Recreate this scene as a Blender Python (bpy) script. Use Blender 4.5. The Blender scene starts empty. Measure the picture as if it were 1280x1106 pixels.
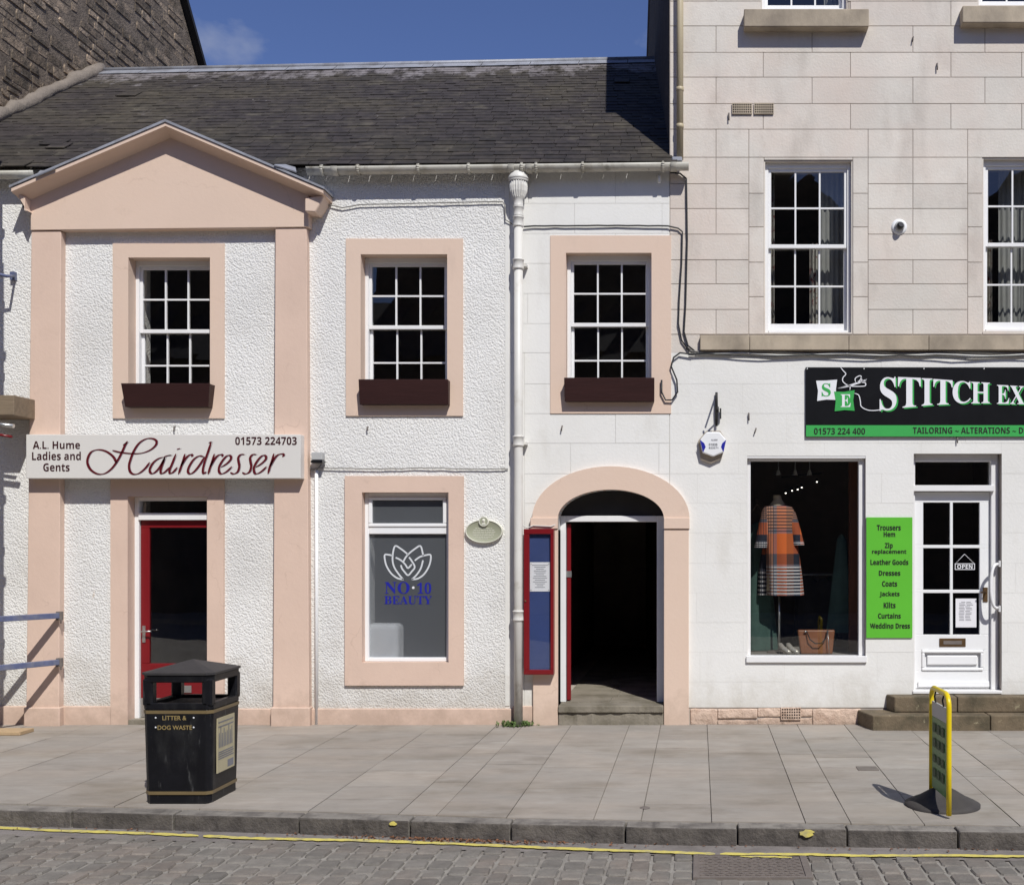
import bpy, bmesh, math, random
from mathutils import Vector, Matrix
sc = bpy.context.scene
R = random.Random(7)

# ------------------------------------------------------------------ camera, light, exposure
F, EYE, FY = 1408.0, 1.7578, 11.0           # focal length in photo pixels, eye height, distance of the facades
cam_d = bpy.data.cameras.new('camera'); cam = bpy.data.objects.new('camera', cam_d)
sc.collection.objects.link(cam); sc.camera = cam
cam.location = (0, 0, EYE); cam.rotation_euler = (math.pi/2, 0, 0)
cam_d.sensor_width = 36; cam_d.lens = 36*F/1280
cam_d.shift_x = -(873-640)/1280; cam_d.shift_y = (680-553)/1280
cam_d.clip_end = 2000
SUN = Vector((.47, -1.0, 1.24)).normalized()
sun_d = bpy.data.lights.new('sun', 'SUN'); sun = bpy.data.objects.new('sun', sun_d); sc.collection.objects.link(sun)
sun_d.energy = 4.2; sun_d.angle = math.radians(.5); sun_d.color = (1, .985, .94)
sun.rotation_euler = SUN.to_track_quat('Z', 'Y').to_euler()
w = bpy.data.worlds.new('World'); sc.world = w; w.use_nodes = True
nt = w.node_tree; bg = nt.nodes['Background']
sky = nt.nodes.new('ShaderNodeTexSky'); sky.sky_type = 'NISHITA'; sky.sun_disc = False
sky.sun_elevation = math.asin(SUN.z); sky.sun_rotation = math.atan2(SUN.x, SUN.y)
sky.air_density = 1.0; sky.dust_density = .3; sky.ozone_density = 6.0; sky.altitude = 200
tc = nt.nodes.new('ShaderNodeTexCoord')
mp = nt.nodes.new('ShaderNodeMapping'); mp.inputs['Scale'].default_value = (1, 1, 1.6)
nt.links.new(tc.outputs['Generated'], mp.inputs['Vector'])
nz = nt.nodes.new('ShaderNodeTexNoise'); nz.inputs['Scale'].default_value = 5.5; nz.inputs['Detail'].default_value = 8; nz.inputs['Roughness'].default_value = .55
nt.links.new(mp.outputs[0], nz.inputs['Vector'])
dist = nt.nodes.new('ShaderNodeVectorMath'); dist.operation = 'DISTANCE'
cd = Vector((-.458, 1, .425)).normalized(); dist.inputs[1].default_value = cd
nt.links.new(tc.outputs['Generated'], dist.inputs[0])
blob = nt.nodes.new('ShaderNodeMapRange'); blob.inputs['From Min'].default_value = .0; blob.inputs['From Max'].default_value = .095
blob.inputs['To Min'].default_value = .34; blob.inputs['To Max'].default_value = 0
nt.links.new(dist.outputs['Value'], blob.inputs['Value'])
ad = nt.nodes.new('ShaderNodeMath'); ad.operation = 'ADD'
nt.links.new(nz.outputs['Fac'], ad.inputs[0]); nt.links.new(blob.outputs[0], ad.inputs[1])
cr = nt.nodes.new('ShaderNodeMapRange'); cr.inputs['From Min'].default_value = .62; cr.inputs['From Max'].default_value = .86
cr.inputs['To Max'].default_value = .75
nt.links.new(ad.outputs[0], cr.inputs['Value'])
mx = nt.nodes.new('ShaderNodeMixRGB'); mx.inputs['Color2'].default_value = (6.0, 6.3, 7.0, 1)
nt.links.new(cr.outputs[0], mx.inputs['Fac']); tn = nt.nodes.new('ShaderNodeMixRGB'); tn.blend_type = 'MULTIPLY'; tn.inputs[0].default_value = 1; tn.inputs['Color2'].default_value = (.97, .885, 1.09, 1)
nt.links.new(sky.outputs[0], tn.inputs['Color1']); nt.links.new(tn.outputs[0], mx.inputs['Color1'])
nt.links.new(mx.outputs[0], bg.inputs['Color']); bg.inputs['Strength'].default_value = .085
vs = sc.view_settings; vs.view_transform = 'Standard'; vs.look = 'None'; vs.gamma = 1; vs.use_curve_mapping = False
vs.exposure = 0.0

# ------------------------------------------------------------------ helpers
def fx(px, d=0.0): return (px-873)*(FY-d)/F           # photo column -> metres along a facade plane d in front of the wall
def fz(py, d=0.0): return EYE-(py-680)*(FY-d)/F
def gp(px, py, z=0.0):                                 # point on the ground plane z
    Y = (EYE-z)*F/(py-680); return ((px-873)*Y/F, Y)

def lin(c):
    c = c/255; return c/12.92 if c < .04045 else ((c+.055)/1.055)**2.4
def rgb(r, g, b): return (lin(r), lin(g), lin(b))

class MB:
    def __init__(s): s.v = []; s.f = []; s.mi = []; s.sm = []
    def face(s, idx, m=0, smooth=False): s.f.append(tuple(idx)); s.mi.append(m); s.sm.append(smooth)
    def add(s, vs, fs, m=0, smooth=False):
        b = len(s.v); s.v += [tuple(v) for v in vs]
        for f in fs: s.face([b+i for i in f], m, smooth)
        return s
    def box(s, x0, x1, y0, y1, z0, z1, m=0):
        return s.add([(x0,y0,z0),(x1,y0,z0),(x1,y1,z0),(x0,y1,z0),(x0,y0,z1),(x1,y0,z1),(x1,y1,z1),(x0,y1,z1)],
              [(0,3,2,1),(4,5,6,7),(0,1,5,4),(1,2,6,5),(2,3,7,6),(3,0,4,7)], m)
    def prism_y(s, poly, y0, y1, m=0):                  # poly: (x,z) counter-clockwise seen from -Y
        n = len(poly); vs = [(x,y0,z) for x,z in poly]+[(x,y1,z) for x,z in poly]
        return s.add(vs, [tuple(range(n)), tuple(range(2*n-1,n-1,-1))]+[(i,(i+n),(i+1)%n+n,(i+1)%n) for i in range(n)], m)
    def prism_z(s, poly, z0, z1, m=0):                  # poly: (x,y) counter-clockwise from above
        n = len(poly); vs = [(x,y,z1) for x,y in poly]+[(x,y,z0) for x,y in poly]
        return s.add(vs, [tuple(range(n)), tuple(range(2*n-1,n-1,-1))]+[(i,(i+n),(i+1)%n+n,(i+1)%n) for i in range(n)], m)
    def tube(s, pts, r, n=8, m=0, smooth=True, caps=True):
        pts = [Vector(p) for p in pts]; rs = r if isinstance(r, (list,tuple)) else [r]*len(pts)
        t = (pts[1]-pts[0]).normalized(); up = Vector((0,0,1)) if abs(t.z) < .9 else Vector((1,0,0))
        b = len(s.v)
        for i, p in enumerate(pts):
            if i == 0: t = pts[1]-p
            elif i == len(pts)-1: t = p-pts[i-1]
            else: t = (pts[i+1]-p).normalized()+(p-pts[i-1]).normalized()
            t.normalize(); a = t.cross(up)
            if a.length < 1e-4: a = t.orthogonal()
            a.normalize(); c = a.cross(t)
            up = c
            for k in range(n):
                an = 2*math.pi*k/n; s.v.append(tuple(p+(a*math.cos(an)+c*math.sin(an))*rs[i]))
        for i in range(len(pts)-1):
            for k in range(n):
                s.face((b+i*n+k, b+i*n+(k+1)%n, b+(i+1)*n+(k+1)%n, b+(i+1)*n+k), m, smooth)
        if caps:
            s.face([b+k for k in range(n)][::-1], m); s.face([b+(len(pts)-1)*n+k for k in range(n)], m)
        return s
    def lathe(s, prof, c, n=24, m=0, axis='z', a0=0, a1=2*math.pi, sx=1, sy=1):   # prof: (r, h)
        b = len(s.v); full = abs(a1-a0-2*math.pi) < 1e-6; k_n = n if full else n+1
        for r, h in prof:
            for k in range(k_n):
                an = a0+(a1-a0)*k/n; u = r*math.cos(an)*sx; v = r*math.sin(an)*sy
                s.v.append({'z': (c[0]+u, c[1]+v, c[2]+h), 'y': (c[0]+u, c[1]-h, c[2]+v), 'x': (c[0]+h, c[1]+u, c[2]+v)}[axis])
        for i in range(len(prof)-1):
            for k in range(n if full else n):
                k2 = (k+1)%k_n if full else k+1
                s.face((b+i*k_n+k, b+i*k_n+k2, b+(i+1)*k_n+k2, b+(i+1)*k_n+k), m, True)
        return s
    def build(s, name, mats, parent=None, bevel=0, kind=None, label=None, recalc=False, seg=1):
        me = bpy.data.meshes.new(name)
        off = Vector((0,0,0)); p = parent
        while p is not None: off += p.location; p = p.parent
        me.from_pydata([tuple(Vector(v)-off) for v in s.v], [], s.f)
        for m in (mats if isinstance(mats, (list,tuple)) else [mats]): me.materials.append(m)
        me.polygons.foreach_set('material_index', s.mi); me.polygons.foreach_set('use_smooth', s.sm)
        if recalc:
            bm = bmesh.new(); bm.from_mesh(me); bmesh.ops.recalc_face_normals(bm, faces=bm.faces); bm.to_mesh(me); bm.free()
        me.update()
        o = bpy.data.objects.new(name, me); sc.collection.objects.link(o); o.parent = parent
        if bevel:
            bv = o.modifiers.new('bevel', 'BEVEL'); bv.width = bevel; bv.segments = seg; bv.limit_method = 'ANGLE'; bv.angle_limit = math.radians(40)
        if kind: o['kind'] = kind
        if label: o['label'] = label
        return o
def tag(o, label=None, cat=None, group=None, kind=None):
    if label: o['label'] = label
    if cat: o['category'] = cat
    if group: o['group'] = group
    if kind: o['kind'] = kind
    return o
def thing(name, loc, label, cat, group=None):
    o = bpy.data.objects.new(name, None); sc.collection.objects.link(o); o.location = loc; o.empty_display_size = .1
    return tag(o, label, cat, group)
def copy_tree(o, parent=None):
    c = o.copy(); sc.collection.objects.link(c); c.parent = parent
    for ch in list(o.children): copy_tree(ch, c)
    return c
def arc(cx, cz, rx, rz, a0, a1, n):
    return [(cx+rx*math.cos(a0+(a1-a0)*i/n), cz+rz*math.sin(a0+(a1-a0)*i/n)) for i in range(n+1)]

# ------------------------------------------------------------------ materials (world-position procedural)
def mat(name, col, rough=.7, var=.12, vscale=3.0, bump=0.0, bscale=80.0, rnd=0.0, tint=None, tscale=1.0, tfac=.5, tlo=.45, thi=.65,
        metal=0.0, spec=.5, stretch=None, bdist=.01, coat=0.0, extra=None):
    m = bpy.data.materials.new(name); m.use_nodes = True; t = m.node_tree; N = t.nodes; L = t.links
    p = N['Principled BSDF']; p.inputs['Roughness'].default_value = rough; p.inputs['Metallic'].default_value = metal
    p.inputs['Specular IOR Level'].default_value = spec; p.inputs['Coat Weight'].default_value = coat
    g = N.new('ShaderNodeNewGeometry'); pos = g.outputs['Position']
    if stretch:
        mpn = N.new('ShaderNodeMapping'); mpn.inputs['Scale'].default_value = stretch; L.new(pos, mpn.inputs['Vector']); spos = mpn.outputs[0]
    else: spos = pos
    n1 = N.new('ShaderNodeTexNoise'); n1.inputs['Scale'].default_value = vscale; n1.inputs['Detail'].default_value = 8; n1.inputs['Roughness'].default_value = .65
    L.new(spos, n1.inputs['Vector'])
    mr = N.new('ShaderNodeMapRange'); mr.inputs['From Min'].default_value = .3; mr.inputs['From Max'].default_value = .7
    mr.inputs['To Min'].default_value = 1-var; mr.inputs['To Max'].default_value = 1+var; L.new(n1.outputs['Fac'], mr.inputs['Value'])
    val = mr.outputs[0]
    if rnd:
        oi = N.new('ShaderNodeObjectInfo'); r2 = N.new('ShaderNodeMapRange'); r2.inputs['To Min'].default_value = 1-rnd; r2.inputs['To Max'].default_value = 1+rnd
        L.new(oi.outputs['Random'], r2.inputs['Value']); mm = N.new('ShaderNodeMath'); mm.operation = 'MULTIPLY'
        L.new(val, mm.inputs[0]); L.new(r2.outputs[0], mm.inputs[1]); val = mm.outputs[0]
    base = N.new('ShaderNodeRGB'); base.outputs[0].default_value = (*col, 1); c = base.outputs[0]
    def mixin(c, col2, scale, fac, lo, hi, stre=None, det=6):
        nn = N.new('ShaderNodeTexNoise'); nn.inputs['Scale'].default_value = scale; nn.inputs['Detail'].default_value = det; nn.inputs['Roughness'].default_value = .6
        if stre:
            mq = N.new('ShaderNodeMapping'); mq.inputs['Scale'].default_value = stre; mq.inputs['Location'].default_value = (3.3, 1.7, 9.1)
            L.new(pos, mq.inputs['Vector']); L.new(mq.outputs[0], nn.inputs['Vector'])
        else: L.new(spos, nn.inputs['Vector'])
        rr = N.new('ShaderNodeMapRange'); rr.inputs['From Min'].default_value = lo; rr.inputs['From Max'].default_value = hi; rr.inputs['To Max'].default_value = fac
        L.new(nn.outputs['Fac'], rr.inputs['Value'])
        x = N.new('ShaderNodeMixRGB'); L.new(rr.outputs[0], x.inputs['Fac']); L.new(c, x.inputs['Color1']); x.inputs['Color2'].default_value = (*col2, 1)
        return x.outputs[0]
    if tint: c = mixin(c, tint, tscale, tfac, tlo, thi)
    for e in (extra or []): c = mixin(c, *e)
    vm = N.new('ShaderNodeVectorMath'); vm.operation = 'SCALE'; L.new(c, vm.inputs[0]); L.new(val, vm.inputs['Scale'])
    L.new(vm.outputs[0], p.inputs['Base Color'])
    if bump:
        n2 = N.new('ShaderNodeTexNoise'); n2.inputs['Scale'].default_value = bscale; n2.inputs['Detail'].default_value = 5; n2.inputs['Roughness'].default_value = .6
        L.new(spos, n2.inputs['Vector'])
        b = N.new('ShaderNodeBump'); b.inputs['Strength'].default_value = bump; b.inputs['Distance'].default_value = bdist
        L.new(n2.outputs['Fac'], b.inputs['Height']); L.new(b.outputs[0], p.inputs['Normal'])
    return m
def glassmat(name, tintv=.75, refl=1.0, rough=0.0):
    m = bpy.data.materials.new(name); m.use_nodes = True; t = m.node_tree; N = t.nodes; L = t.links
    N.remove(N['Principled BSDF']); out = N['Material Output']
    tr = N.new('ShaderNodeBsdfTransparent'); tr.inputs[0].default_value = (tintv, tintv*1.01, tintv, 1)
    gl = N.new('ShaderNodeBsdfGlossy'); gl.inputs['Roughness'].default_value = rough; gl.inputs['Color'].default_value = (refl,)*3+(1,)
    g = N.new('ShaderNodeNewGeometry'); nz = N.new('ShaderNodeTexNoise'); nz.inputs['Scale'].default_value = 2.2; nz.inputs['Detail'].default_value = 1
    L.new(g.outputs['Position'], nz.inputs['Vector'])
    b = N.new('ShaderNodeBump'); b.inputs['Strength'].default_value = .09; b.inputs['Distance'].default_value = .008
    L.new(nz.outputs['Fac'], b.inputs['Height']); L.new(b.outputs[0], gl.inputs['Normal'])
    dt = N.new('ShaderNodeVectorMath'); dt.operation = 'DOT_PRODUCT'; L.new(g.outputs['Incoming'], dt.inputs[0]); L.new(g.outputs['True Normal'], dt.inputs[1])
    def mth(op, a, b=None):
        q = N.new('ShaderNodeMath'); q.operation = op
        for i, v in enumerate((a, b)):
            if v is None: continue
            if isinstance(v, (int, float)): q.inputs[i].default_value = v
            else: L.new(v, q.inputs[i])
        return q.outputs[0]
    ab = mth('ABSOLUTE', dt.outputs['Value']); f5 = mth('POWER', mth('SUBTRACT', 1.0, ab), 5.0); fac = mth('ADD', .085, mth('MULTIPLY', f5, .915))
    mix = N.new('ShaderNodeMixShader'); L.new(fac, mix.inputs[0]); L.new(tr.outputs[0], mix.inputs[1]); L.new(gl.outputs[0], mix.inputs[2])
    L.new(mix.outputs[0], out.inputs['Surface'])
    return m

STAIN = ((.42,.20,.06), 1.4, .5, .70, .78, (1,1,.35))
M = {}
M['harl'] = None
def harl():
    m = mat('roughcast_paint', (.79,.775,.745), .9, .06, 1.2, extra=[((.45,.42,.38), .9, .35, .5, .8), ((.50,.28,.10), 5.5, .55, .76, .80, (1,1,.35), 3)])
    t = m.node_tree; N = t.nodes; L = t.links; p = N['Principled BSDF']
    g = N.new('ShaderNodeNewGeometry')
    v = N.new('ShaderNodeTexVoronoi'); v.feature = 'F1'; v.inputs['Scale'].default_value = 58
    n = N.new('ShaderNodeTexNoise'); n.inputs['Scale'].default_value = 36; n.inputs['Detail'].default_value = 6; n.inputs['Roughness'].default_value = .78
    L.new(g.outputs['Position'], v.inputs['Vector']); L.new(g.outputs['Position'], n.inputs['Vector'])
    s = N.new('ShaderNodeMath'); s.operation = 'MULTIPLY_ADD'; s.inputs[1].default_value = -.75; L.new(v.outputs['Distance'], s.inputs[0]); L.new(n.outputs['Fac'], s.inputs[2])
    b = N.new('ShaderNodeBump'); b.inputs['Strength'].default_value = 1.0; b.inputs['Distance'].default_value = .0095
    L.new(s.outputs[0], b.inputs['Height']); L.new(b.outputs[0], p.inputs['Normal'])
    return m
M['harl'] = harl()
M['paint'] = mat('white_masonry_paint', (.77,.755,.72), .75, .035, 1.1, bump=.35, bscale=35, bdist=.006, rnd=.012, tint=(.60,.57,.50), tscale=.8, tfac=.35, tlo=.45, thi=.75,
                 extra=[((.48,.44,.37), 3.0, .35, .60, .80, (1,1,.3))])
M['paintj'] = mat('painted_joint', (.68,.665,.63), .8, .05)
M['peach'] = mat('peach_masonry_paint', rgb(218,193,174), .75, .035, 1.5, bump=.25, bscale=30, bdist=.005, tint=rgb(205,178,158), tscale=1.5, tfac=.45, tlo=.45, thi=.75,
                 extra=[(rgb(176,158,144), 2.4, .4, .6, .8, (1,1,.25))])
M['pink'] = mat('pink_masonry_paint', rgb(215,188,170), .75, .035, 2, bump=.3, bscale=30, bdist=.006, tint=rgb(204,177,160), tscale=1.2, tfac=.6, tlo=.45, thi=.75, extra=[(rgb(188,162,144), 4, .35, .6, .8, (1,1,.18))])
M['ashlar'] = mat('buff_ashlar', rgb(211,204,194), .85, .06, 2.5, bump=.5, bscale=45, bdist=.006, rnd=.055, tint=rgb(211,196,184), tscale=1.3, tfac=.8, tlo=.4, thi=.7,
                  extra=[(rgb(172,162,152), 2.8, .65, .52, .78, (1,1,.4)), (rgb(150,128,112), 6.0, .45, .68, .80, (1,1,.3))])
M['mortar'] = mat('ashlar_mortar', rgb(170,159,149), .95, .1, 8)
M['sill'] = mat('sill_sandstone', rgb(176,162,142), .9, .12, 5, bump=.4, bscale=60, bdist=.005, tint=rgb(118,108,96), tscale=3, tfac=.75, tlo=.42, thi=.72, rnd=.05, stretch=(1,1,.6))
M['white'] = mat('white_gloss_paint', (.80,.79,.78), .35, .03, 3, tint=(.6,.58,.54), tscale=7, tfac=.3, tlo=.6, thi=.8)
M['upvc'] = mat('white_frame', (.82,.82,.82), .3, .02, 3)
M['glass'] = glassmat('window_glass', .80)
M['shopglass'] = glassmat('shop_glass', .8)
M['room'] = mat('dim_interior', (.42,.36,.31), .9, .2, 2)
M['roomp'] = mat('shop_interior', (.30,.25,.21), .9, .2, 2)
M['slate'] = mat('weathered_slate', (.029,.023,.022), .75, .5, 9, bump=.4, bscale=60, bdist=.004, rnd=.26, tint=(.052,.043,.029), tscale=1.1, tfac=.8, tlo=.42, thi=.62,
                 extra=[((.075,.065,.048), 3.5, .7, .54, .70), ((.016,.013,.013), 2.2, .6, .56, .70), ((.30,.29,.27), 11, .8, .71, .75)])
def slate_stain():
    t = M['slate'].node_tree; N = t.nodes; L = t.links; p = N['Principled BSDF']; src = p.inputs['Base Color'].links[0].from_socket
    g = N.new('ShaderNodeNewGeometry'); sp = N.new('ShaderNodeSeparateXYZ'); L.new(g.outputs['Position'], sp.inputs[0])
    a = N.new('ShaderNodeMapRange'); a.inputs['From Min'].default_value = 13.55; a.inputs['From Max'].default_value = 14.45; a.inputs['To Max'].default_value = .36; L.new(sp.outputs['Y'], a.inputs['Value'])
    mpn = N.new('ShaderNodeMapping'); mpn.inputs['Scale'].default_value = (4.5, 2.2, 2.2); mpn.inputs['Rotation'].default_value = (0,0,.5); L.new(g.outputs['Position'], mpn.inputs['Vector'])
    n = N.new('ShaderNodeTexNoise'); n.inputs['Scale'].default_value = 1.0; n.inputs['Detail'].default_value = 7; n.inputs['Roughness'].default_value = .7; L.new(mpn.outputs[0], n.inputs['Vector'])
    s_ = N.new('ShaderNodeMath'); L.new(a.outputs[0], s_.inputs[0]); L.new(n.outputs['Fac'], s_.inputs[1])
    r = N.new('ShaderNodeMapRange'); r.inputs['From Min'].default_value = .66; r.inputs['From Max'].default_value = .80; r.inputs['To Max'].default_value = .55; L.new(s_.outputs[0], r.inputs['Value'])
    m = N.new('ShaderNodeMixRGB'); L.new(r.outputs[0], m.inputs[0]); L.new(src, m.inputs[1]); m.inputs[2].default_value = (.33,.30,.31,1); L.new(m.outputs[0], p.inputs['Base Color'])
slate_stain()
M['lead'] = mat('lead_sheet', rgb(150,152,160), .45, .12, 4, bump=.2, bscale=15, tint=rgb(110,108,110), tscale=6, tfac=.6)
M['rubble'] = mat('rubble_stone', (.27,.205,.145), .95, .45, 9, bump=.9, bscale=28, bdist=.02, rnd=.42, tint=(.11,.09,.068), tscale=6, tfac=.8, tlo=.42, thi=.6,
                  extra=[((.34,.33,.30), 11, .7, .62, .72)])
M['rmortar'] = mat('rubble_mortar', (.19,.15,.115), 1, .4, 9, bump=.9, bscale=35, bdist=.02)
M['cement'] = mat('cement_fillet', rgb(128,118,108), .95, .2, 6, bump=.8, bscale=30, bdist=.015)
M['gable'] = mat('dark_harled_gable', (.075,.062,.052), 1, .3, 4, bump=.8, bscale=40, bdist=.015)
M['gutter'] = mat('gutter_paint', rgb(196,192,180), .5, .08, 4, tint=rgb(120,110,88), tscale=5, tfac=.7, tlo=.5, thi=.75, extra=[(rgb(90,80,60), 9, .6, .62, .75)])
M['pipe'] = mat('downpipe_paint', rgb(214,211,204), .45, .05, 4, tint=rgb(165,155,135), tscale=6, tfac=.5, tlo=.55, thi=.75)
M['beige'] = mat('beige_pipe', rgb(186,172,142), .5, .06, 3)
M['boxbrown'] = mat('brown_stained_wood', rgb(52,29,27), .5, .12, 6, bump=.2, bscale=20, stretch=(.3,1,2), spec=.3)
M['red'] = mat('red_gloss_paint', rgb(118,22,28), .3, .06, 5, spec=.45)
M['signgrey'] = mat('sign_panel', rgb(216,212,206), .4, .015, 2)
M['maroon'] = mat('maroon_vinyl', rgb(92,14,24), .4, .02)
M['darkmar'] = mat('dark_maroon_vinyl', rgb(58,18,24), .4, .02)
M['greyline'] = mat('grey_vinyl', rgb(120,110,125), .5, .02)
M['black'] = mat('black_gloss', (.008,.008,.009), .28, .2, 6, spec=.5)
M['blackm'] = mat('black_matt', (.015,.014,.014), .7, .2, 6)
M['green'] = mat('green_vinyl', rgb(60,165,80), .4, .03, 3)
M['lime'] = mat('lime_green_panel', rgb(92,182,48), .45, .03, 3)
M['wvinyl'] = mat('white_vinyl', (.8,.8,.82), .4, .01)
M['blackv'] = mat('black_vinyl', (.01,.012,.008), .5, .02)
M['blue'] = mat('blue_felt', rgb(52,68,118), .95, .10, 3, bump=.3, bscale=300, bdist=.001, tint=rgb(66,78,120), tscale=2)
M['bluev'] = mat('blue_vinyl', rgb(32,36,150), .4, .02)
M['lightfrost'] = mat('pale_frost_vinyl', (.62,.64,.66), .5, .02)
M['paper'] = mat('paper', (.78,.77,.80), .7, .01)
M['ink'] = mat('grey_print', (.20,.20,.22), .8, .1)
M['slab'] = mat('paving_slab', rgb(150,143,134), .8, .10, 5, bump=.3, bscale=70, bdist=.004, rnd=.09, tint=rgb(156,145,133), tscale=1.2, tfac=.7, tlo=.42, thi=.66, stretch=(.8,1.5,1),
                extra=[(rgb(110,104,98), 2.2, .5, .56, .78), (rgb(84,78,72), 26, .55, .68, .73), (rgb(128,118,104), 1.1, .6, .5, .68), (rgb(164,158,150), 3.1, .5, .55, .7)])
M['gap'] = mat('joint_dirt', (.27,.245,.21), 1, .3, 20)
M['kerb'] = mat('whin_kerb', rgb(132,126,118), .85, .16, 9, bump=.7, bscale=45, bdist=.01, rnd=.08, tint=rgb(80,74,70), tscale=6, tfac=.7, tlo=.45, thi=.65, extra=[(rgb(150,143,132), 25, .5, .62, .75), (rgb(58,53,50), 16, .6, .58, .72, (1,.1,.25))])
M['kerbf'] = mat('kerb_face_dark', rgb(96,90,85), .9, .2, 9, bump=.8, bscale=45, bdist=.012, rnd=.08, tint=rgb(66,61,58), tscale=7, tfac=.7, tlo=.42, thi=.62, extra=[(rgb(50,46,43), 18, .6, .56, .7, (1,.1,.2)), (rgb(140,132,122), 30, .4, .64, .76)])
M['sett'] = mat('whin_sett', rgb(118,113,106), .72, .18, 14, bump=.7, bscale=55, bdist=.008, rnd=.16, tint=rgb(124,112,102), tscale=2.5, tfac=.6, tlo=.45, thi=.65)
M['road'] = mat('sett_mortar', rgb(142,137,129), .95, .2, 18, bump=.6, bscale=60, bdist=.008, tint=rgb(122,115,108), tscale=3, tfac=.8, tlo=.42, thi=.62)
M['asph'] = mat('gutter_cement', rgb(128,121,116), .95, .12, 12, bump=.7, bscale=90, bdist=.008, tint=rgb(95,88,84), tscale=5)
M['yellow'] = mat('worn_yellow_paint', rgb(208,193,100), .8, .12, 18, bump=.4, bscale=60, bdist=.004, tint=rgb(168,158,120), tscale=14, tfac=.8, tlo=.48, thi=.66)
M['yellowp'] = mat('yellow_powder_coat', rgb(224,196,20), .3, .04, 4)
M['iron'] = mat('cast_iron', rgb(112,103,97), .6, .15, 12, bump=.3, bscale=60)
M['rubber'] = mat('black_rubber', rgb(62,58,56), .8, .15, 14, bump=.5, bscale=60, bdist=.004)
M['gold'] = mat('gold_band', rgb(112,96,66), .4, .08, 8)
M['goldt'] = mat('gold_print', rgb(150,130,84), .5, .03)
M['cream'] = mat('cream_poster', rgb(182,172,140), .5, .05, 8)
M['binb'] = mat('black_plastic_bin', (.006,.006,.008), .42, .3, 9, bump=.15, bscale=40, bdist=.003, spec=.3, extra=[((.10,.10,.10), 26, .6, .62, .74, (1,1,.20)), ((.03,.03,.03), 6, .7, .5, .7, (1,1,.3))])
M['step'] = mat('mossy_step_stone', rgb(112,98,78), .9, .2, 8, bump=.7, bscale=38, bdist=.01, tint=rgb(72,66,50), tscale=3.5, tfac=.8, tlo=.42, thi=.62, extra=[(rgb(170,160,130), 17, .6, .64, .72)])
M['stepg'] = mat('grey_step_stone', rgb(136,128,114), .9, .15, 8, bump=.7, bscale=38, bdist=.012, tint=rgb(88,82,66), tscale=4, tfac=.7, tlo=.45, thi=.62)
M['prub'] = mat('peach_rubble', rgb(214,188,168), .9, .12, 6, bump=.9, bscale=16, bdist=.03, tint=rgb(178,148,128), tscale=9, tfac=.6, tlo=.5, thi=.66)
M['cable'] = mat('black_cable', (.02,.02,.02), .5, .1)
M['cableg'] = mat('grey_cable', (.24,.23,.21), .6, .1)
M['cablew'] = mat('white_cable', (.6,.59,.55), .6, .1)
M['steel'] = mat('satin_metal', (.55,.55,.53), .35, .06, 20, metal=.9)
M['brass'] = mat('aged_brass', rgb(110,86,60), .4, .12, 20, metal=.6)
M['scaf'] = mat('blue_grey_steel', rgb(92,100,132), .45, .15, 14, tint=rgb(130,130,135), tscale=9)
M['wood'] = mat('weathered_board', rgb(128,112,92), .9, .2, 5, bump=.4, bscale=20, stretch=(.4,3,3))
M['sole'] = mat('timber_sole_board', rgb(176,150,116), .85, .15, 5, stretch=(3,.5,3), bump=.3, bscale=30)
M['plaq'] = mat('sage_plaque', rgb(160,161,138), .5, .04, 8)
M['plaqr'] = mat('pale_plaque_relief', rgb(214,212,196), .5, .03)
M['weed'] = mat('weed_leaf', (.08,.13,.03), .7, .3, 20)
M['skin'] = mat('mannequin_cloth', rgb(176,162,138), .8, .05)
M['tan'] = mat('tan_leather', rgb(138,88,58), .4, .12, 6)
M['dkgreen'] = mat('dark_green_cloth', rgb(66,92,84), .9, .2, 6)
M['dkgrey'] = mat('dark_cloth', rgb(72,70,68), .9, .2, 6)
M['curtain'] = mat('net_curtain', rgb(150,150,147), .9, .12, 5)
M['floral'] = mat('floral_curtain', rgb(176,172,164), .9, .1, 5, extra=[(rgb(120,30,40), 16, .9, .56, .6), (rgb(60,70,50), 22, .8, .6, .64)])
M['silver'] = mat('silver_shoe', rgb(190,184,172), .3, .08, 30, metal=.4)
M['leaf'] = mat('dry_leaf', rgb(120,82,58), .9, .3, 30)
M['opp'] = mat('opposite_stone', (.07,.063,.055), .9, .2, 2)
M['oppr'] = mat('opposite_slate', (.04,.04,.045), .9, .2, 2)
M['ltgrey'] = mat('grey_plastic', rgb(176,176,174), .5, .04)
M['frost'] = None
def frost():
    m = mat('frosted_film', rgb(124,128,133), .35, .06, 1.2, spec=.5)
    t = m.node_tree; N = t.nodes; L = t.links; p = N['Principled BSDF']; out = N['Material Output']
    tr = N.new('ShaderNodeBsdfTranslucent'); tr.inputs[0].default_value = (.5,.52,.54,1)
    tp = N.new('ShaderNodeBsdfTransparent'); tp.inputs[0].default_value = (.9,.92,.94,1)
    a = N.new('ShaderNodeMixShader'); a.inputs[0].default_value = .25; L.new(p.outputs[0], a.inputs[1]); L.new(tr.outputs[0], a.inputs[2])
    b = N.new('ShaderNodeMixShader'); b.inputs[0].default_value = .5; L.new(a.outputs[0], b.inputs[1]); L.new(tp.outputs[0], b.inputs[2])
    L.new(b.outputs[0], out.inputs['Surface']); return m
M['frost'] = frost()
def emis(name, col, st):
    m = bpy.data.materials.new(name); m.use_nodes = True; p = m.node_tree.nodes['Principled BSDF']
    p.inputs['Emission Color'].default_value = (*col,1); p.inputs['Emission Strength'].default_value = st; return m
M['lamp'] = emis('lit_spot', (1,.93,.8), 6)
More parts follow.
